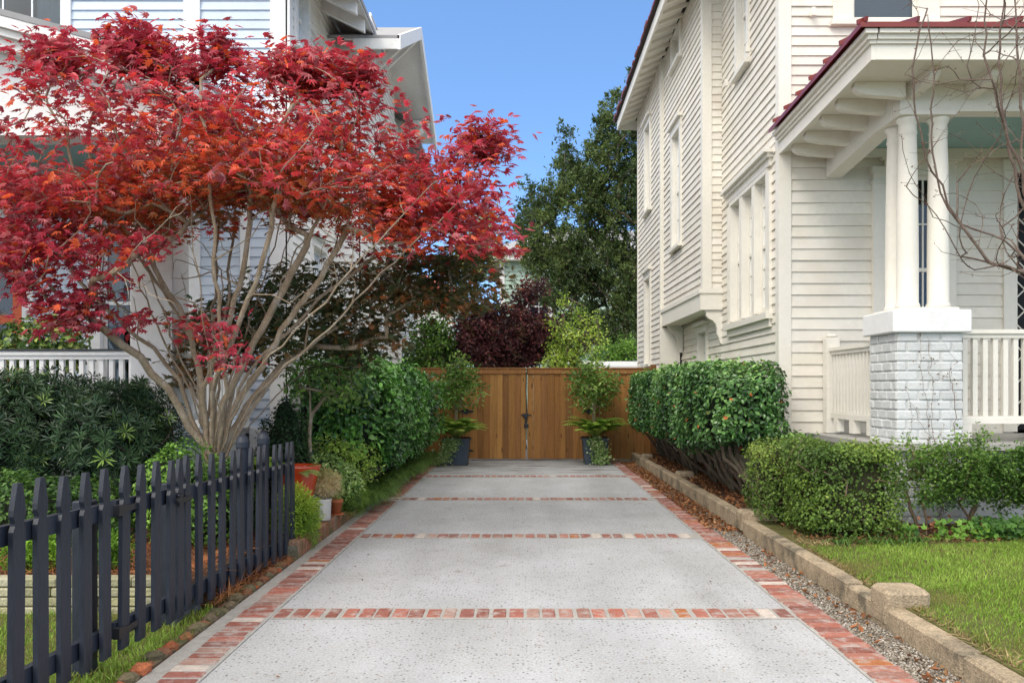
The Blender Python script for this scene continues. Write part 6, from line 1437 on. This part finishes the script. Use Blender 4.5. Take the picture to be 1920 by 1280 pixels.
# cedar: cone of drooping sprays
ct = thing('cedar_tree', (3.4, 28.3, 0), 'tall dark green cedar rising behind the gate beside the cream house', 'tree')
cpoly0 = [(1180, 120), (1165, 165), (1152, 148), (1142, 175), (1122, 165), (1128, 205), (1100, 215), (1112, 250), (1086, 262), (1078, 285), (1060, 262), (1044, 238), (1034, 262), (1042, 285), (1022, 300), (1034, 325), (1008, 345), (1000, 362), (985, 350), (968, 352), (972, 378), (950, 385), (952, 410), (972, 440), (962, 470), (985, 510), (985, 545), (1030, 570), (1060, 600), (1130, 650), (1290, 660), (1330, 500), (1300, 300), (1230, 140)]
cpoly = [(x + 14 if x < 1180 else x, y + 12) for x, y in cpoly0]
nA_ = 4800; x_ = rng.uniform(945, 1330, nA_); y_ = rng.uniform(115, 660, nA_); hw = np.clip((y_ - 90) / 560, .08, 1) ** .8 * 2.6
A_ = np.array([P(a_, b_, 28.3 + c_) for a_, b_, c_ in zip(x_, y_, rng.uniform(-1, 1, nA_) * hw)])
x_ = CX + A_[:, 0] * F / 28.3; y_ = CY - (A_[:, 2] - H) * F / 28.3
k_ = inpoly(x_, y_, cpoly) & (x_ < 1330) & (noise3(A_, 77, 1.3) > -.75); A_ = A_[k_]; A_ = A_[rng.permutation(len(A_))[:2000]]
s_ = Skel((3.4, 28.3, 0)); s_.path([(3.4, 28.3, 3), (3.45, 28.4, 7), (3.6, 28.5, 11.3)], start=0, step=.4, wob=.03); s_.attract(A_, step=.4, ang=.25, wob=.03); s_.mesh('trunk', M['darkbark'], ct, r_tip=.006, power=2.2, rmax=.22)
per = 62; q = np.repeat(A_, per, 0); u_ = rng.random(len(q)); dr_ = np.repeat(rng.normal(size=(len(A_), 3)) * (.5, .6, .3) + (-.10, 0, .6), per, 0); q = q + dr_ * (u_[:, None] - .35) * .50 + rng.normal(size=q.shape) * (.12 * (1.1 - u_))[:, None]
f = np.repeat(noise3(A_, 5, .9) * .5 + rng.normal(size=len(A_)) * .4, per)
scatter('crown', q, rng.uniform(.07, .17, len(q)), T_oval(.19, .05), pal(len(q), [(.018, .034, .011), (.038, .064, .018), (.065, .098, .026), (.105, .14, .038)], field=f, jit=.25), M['leaf'], ct, normals=np.array((0, -.3, .4)), spread=1, tang=np.array((-.3, -.2, .6)), tspread=.7)

PU = [(.020, .009, .012), (.045, .015, .02), (.085, .026, .032), (.16, .05, .05), (.07, .045, .02)]
bgtree('plum_tree', 'dark purple-leaved plum tree behind the middle of the gate', (-.1, 20.2, 0), [(P(960, 640, 20), (1.15, .8, .75)), (P(900, 640, 20), (.62, .6, .65)), (P(1020, 650, 20.2), (.45, .5, .5)), (P(990, 555, 20), (.30, .3, .35)), (P(975, 580, 20), (.25, .3, .55)), (P(1010, 540, 20), (.18, .16, .25)), (P(920, 590, 20), (.45, .4, .35)), (P(880, 610, 20), (.35, .4, .4)), (P(1030, 610, 20), (.35, .3, .3))], 620, 40, (.06, .12), PU, M['leaf'], T_oval(.28), .10, 4)
YG = [(.10, .17, .03), (.20, .30, .04), (.34, .46, .07), (.44, .55, .12)]
bgtree('yellow_green_shrub', 'light yellow-green shrub with upright shoots behind the gate, right of the purple plum', (1.05, 19.2, 0), [(P(1075, 640, 19.2), (.62, .5, .62)), (P(1055, 680, 19), (.5, .5, .4)), (P(1040, 600, 19.2), (.18, .2, .25)), (P(1085, 590, 19.2), (.12, .12, .35)), (P(1120, 605, 19.2), (.14, .14, .32)), (P(1055, 575, 19.2), (.06, .06, .3))], 170, 26, (.05, .085), YG, M['leaf'], T_oval(.28), .09, 6)
GG = [(.03, .07, .016), (.055, .12, .025), (.10, .19, .035), (.16, .27, .05)]
bgtree('laurel_tree', 'mid green leafy tree behind the left fence panel near the pale house corner', (-2.3, 20.8, 0), [(P(815, 640, 20.5), (.65, .6, .75)), (P(790, 690, 20.5), (.7, .6, .8)), (P(845, 670, 20.5), (.4, .5, .6)), (P(800, 610, 20.5), (.3, .3, .3))], 230, 30, (.07, .11), GG, M['leaf'], T_leaf6(.26), .11, 7)
bgtree('green_shrub', 'fresh green feathery bush behind the right fence panel below the cedar', (2.6, 24, 0), [(P(1165, 670, 24), (.75, .6, .42)), (P(1185, 655, 24), (.4, .4, .4)), (P(1130, 675, 24), (.5, .5, .35)), (P(1135, 645, 24), (.08, .1, .35))], 200, 26, (.06, .12), [(.05, .11, .02), (.10, .20, .03), (.17, .30, .05)], M['leaf'], T_oval(.2), .10, 8)
bgtree('pecan_tree', 'distant yellow-green tree top just showing behind the right end of the maple', (-2.2, 32, 0), [(P(900, 450, 32), (1.0, 1.0, 1.2)), (P(915, 410, 32), (.5, .5, .6)), (P(880, 500, 32), (1.2, 1, 1.1))], 150, 24, (.10, .18), [(.14, .18, .05), (.24, .28, .08), (.34, .36, .13)], M['leaf'], T_oval(.25), .17, 9)
bgtree('oak_tree', 'far green tree between the pale house and the red-roofed house', (-5.5, 50, 0), [((-5.5, 50, 4), (3.2, 2, 2.6)), ((-8, 52, 4), (3, 2, 3))], 200, 26, (.18, .32), GG, M['leaf'], T_oval(.3), .3, 10)
bgtree('oak_tree', 'far green tree rising to the right of the distant green house', (12, 55, 0), [((11, 55, 6), (4, 3, 4)), ((16, 56, 6), (4, 3, 4))], 200, 26, (.2, .35), GG, M['leaf'], T_oval(.3), .35, 11)
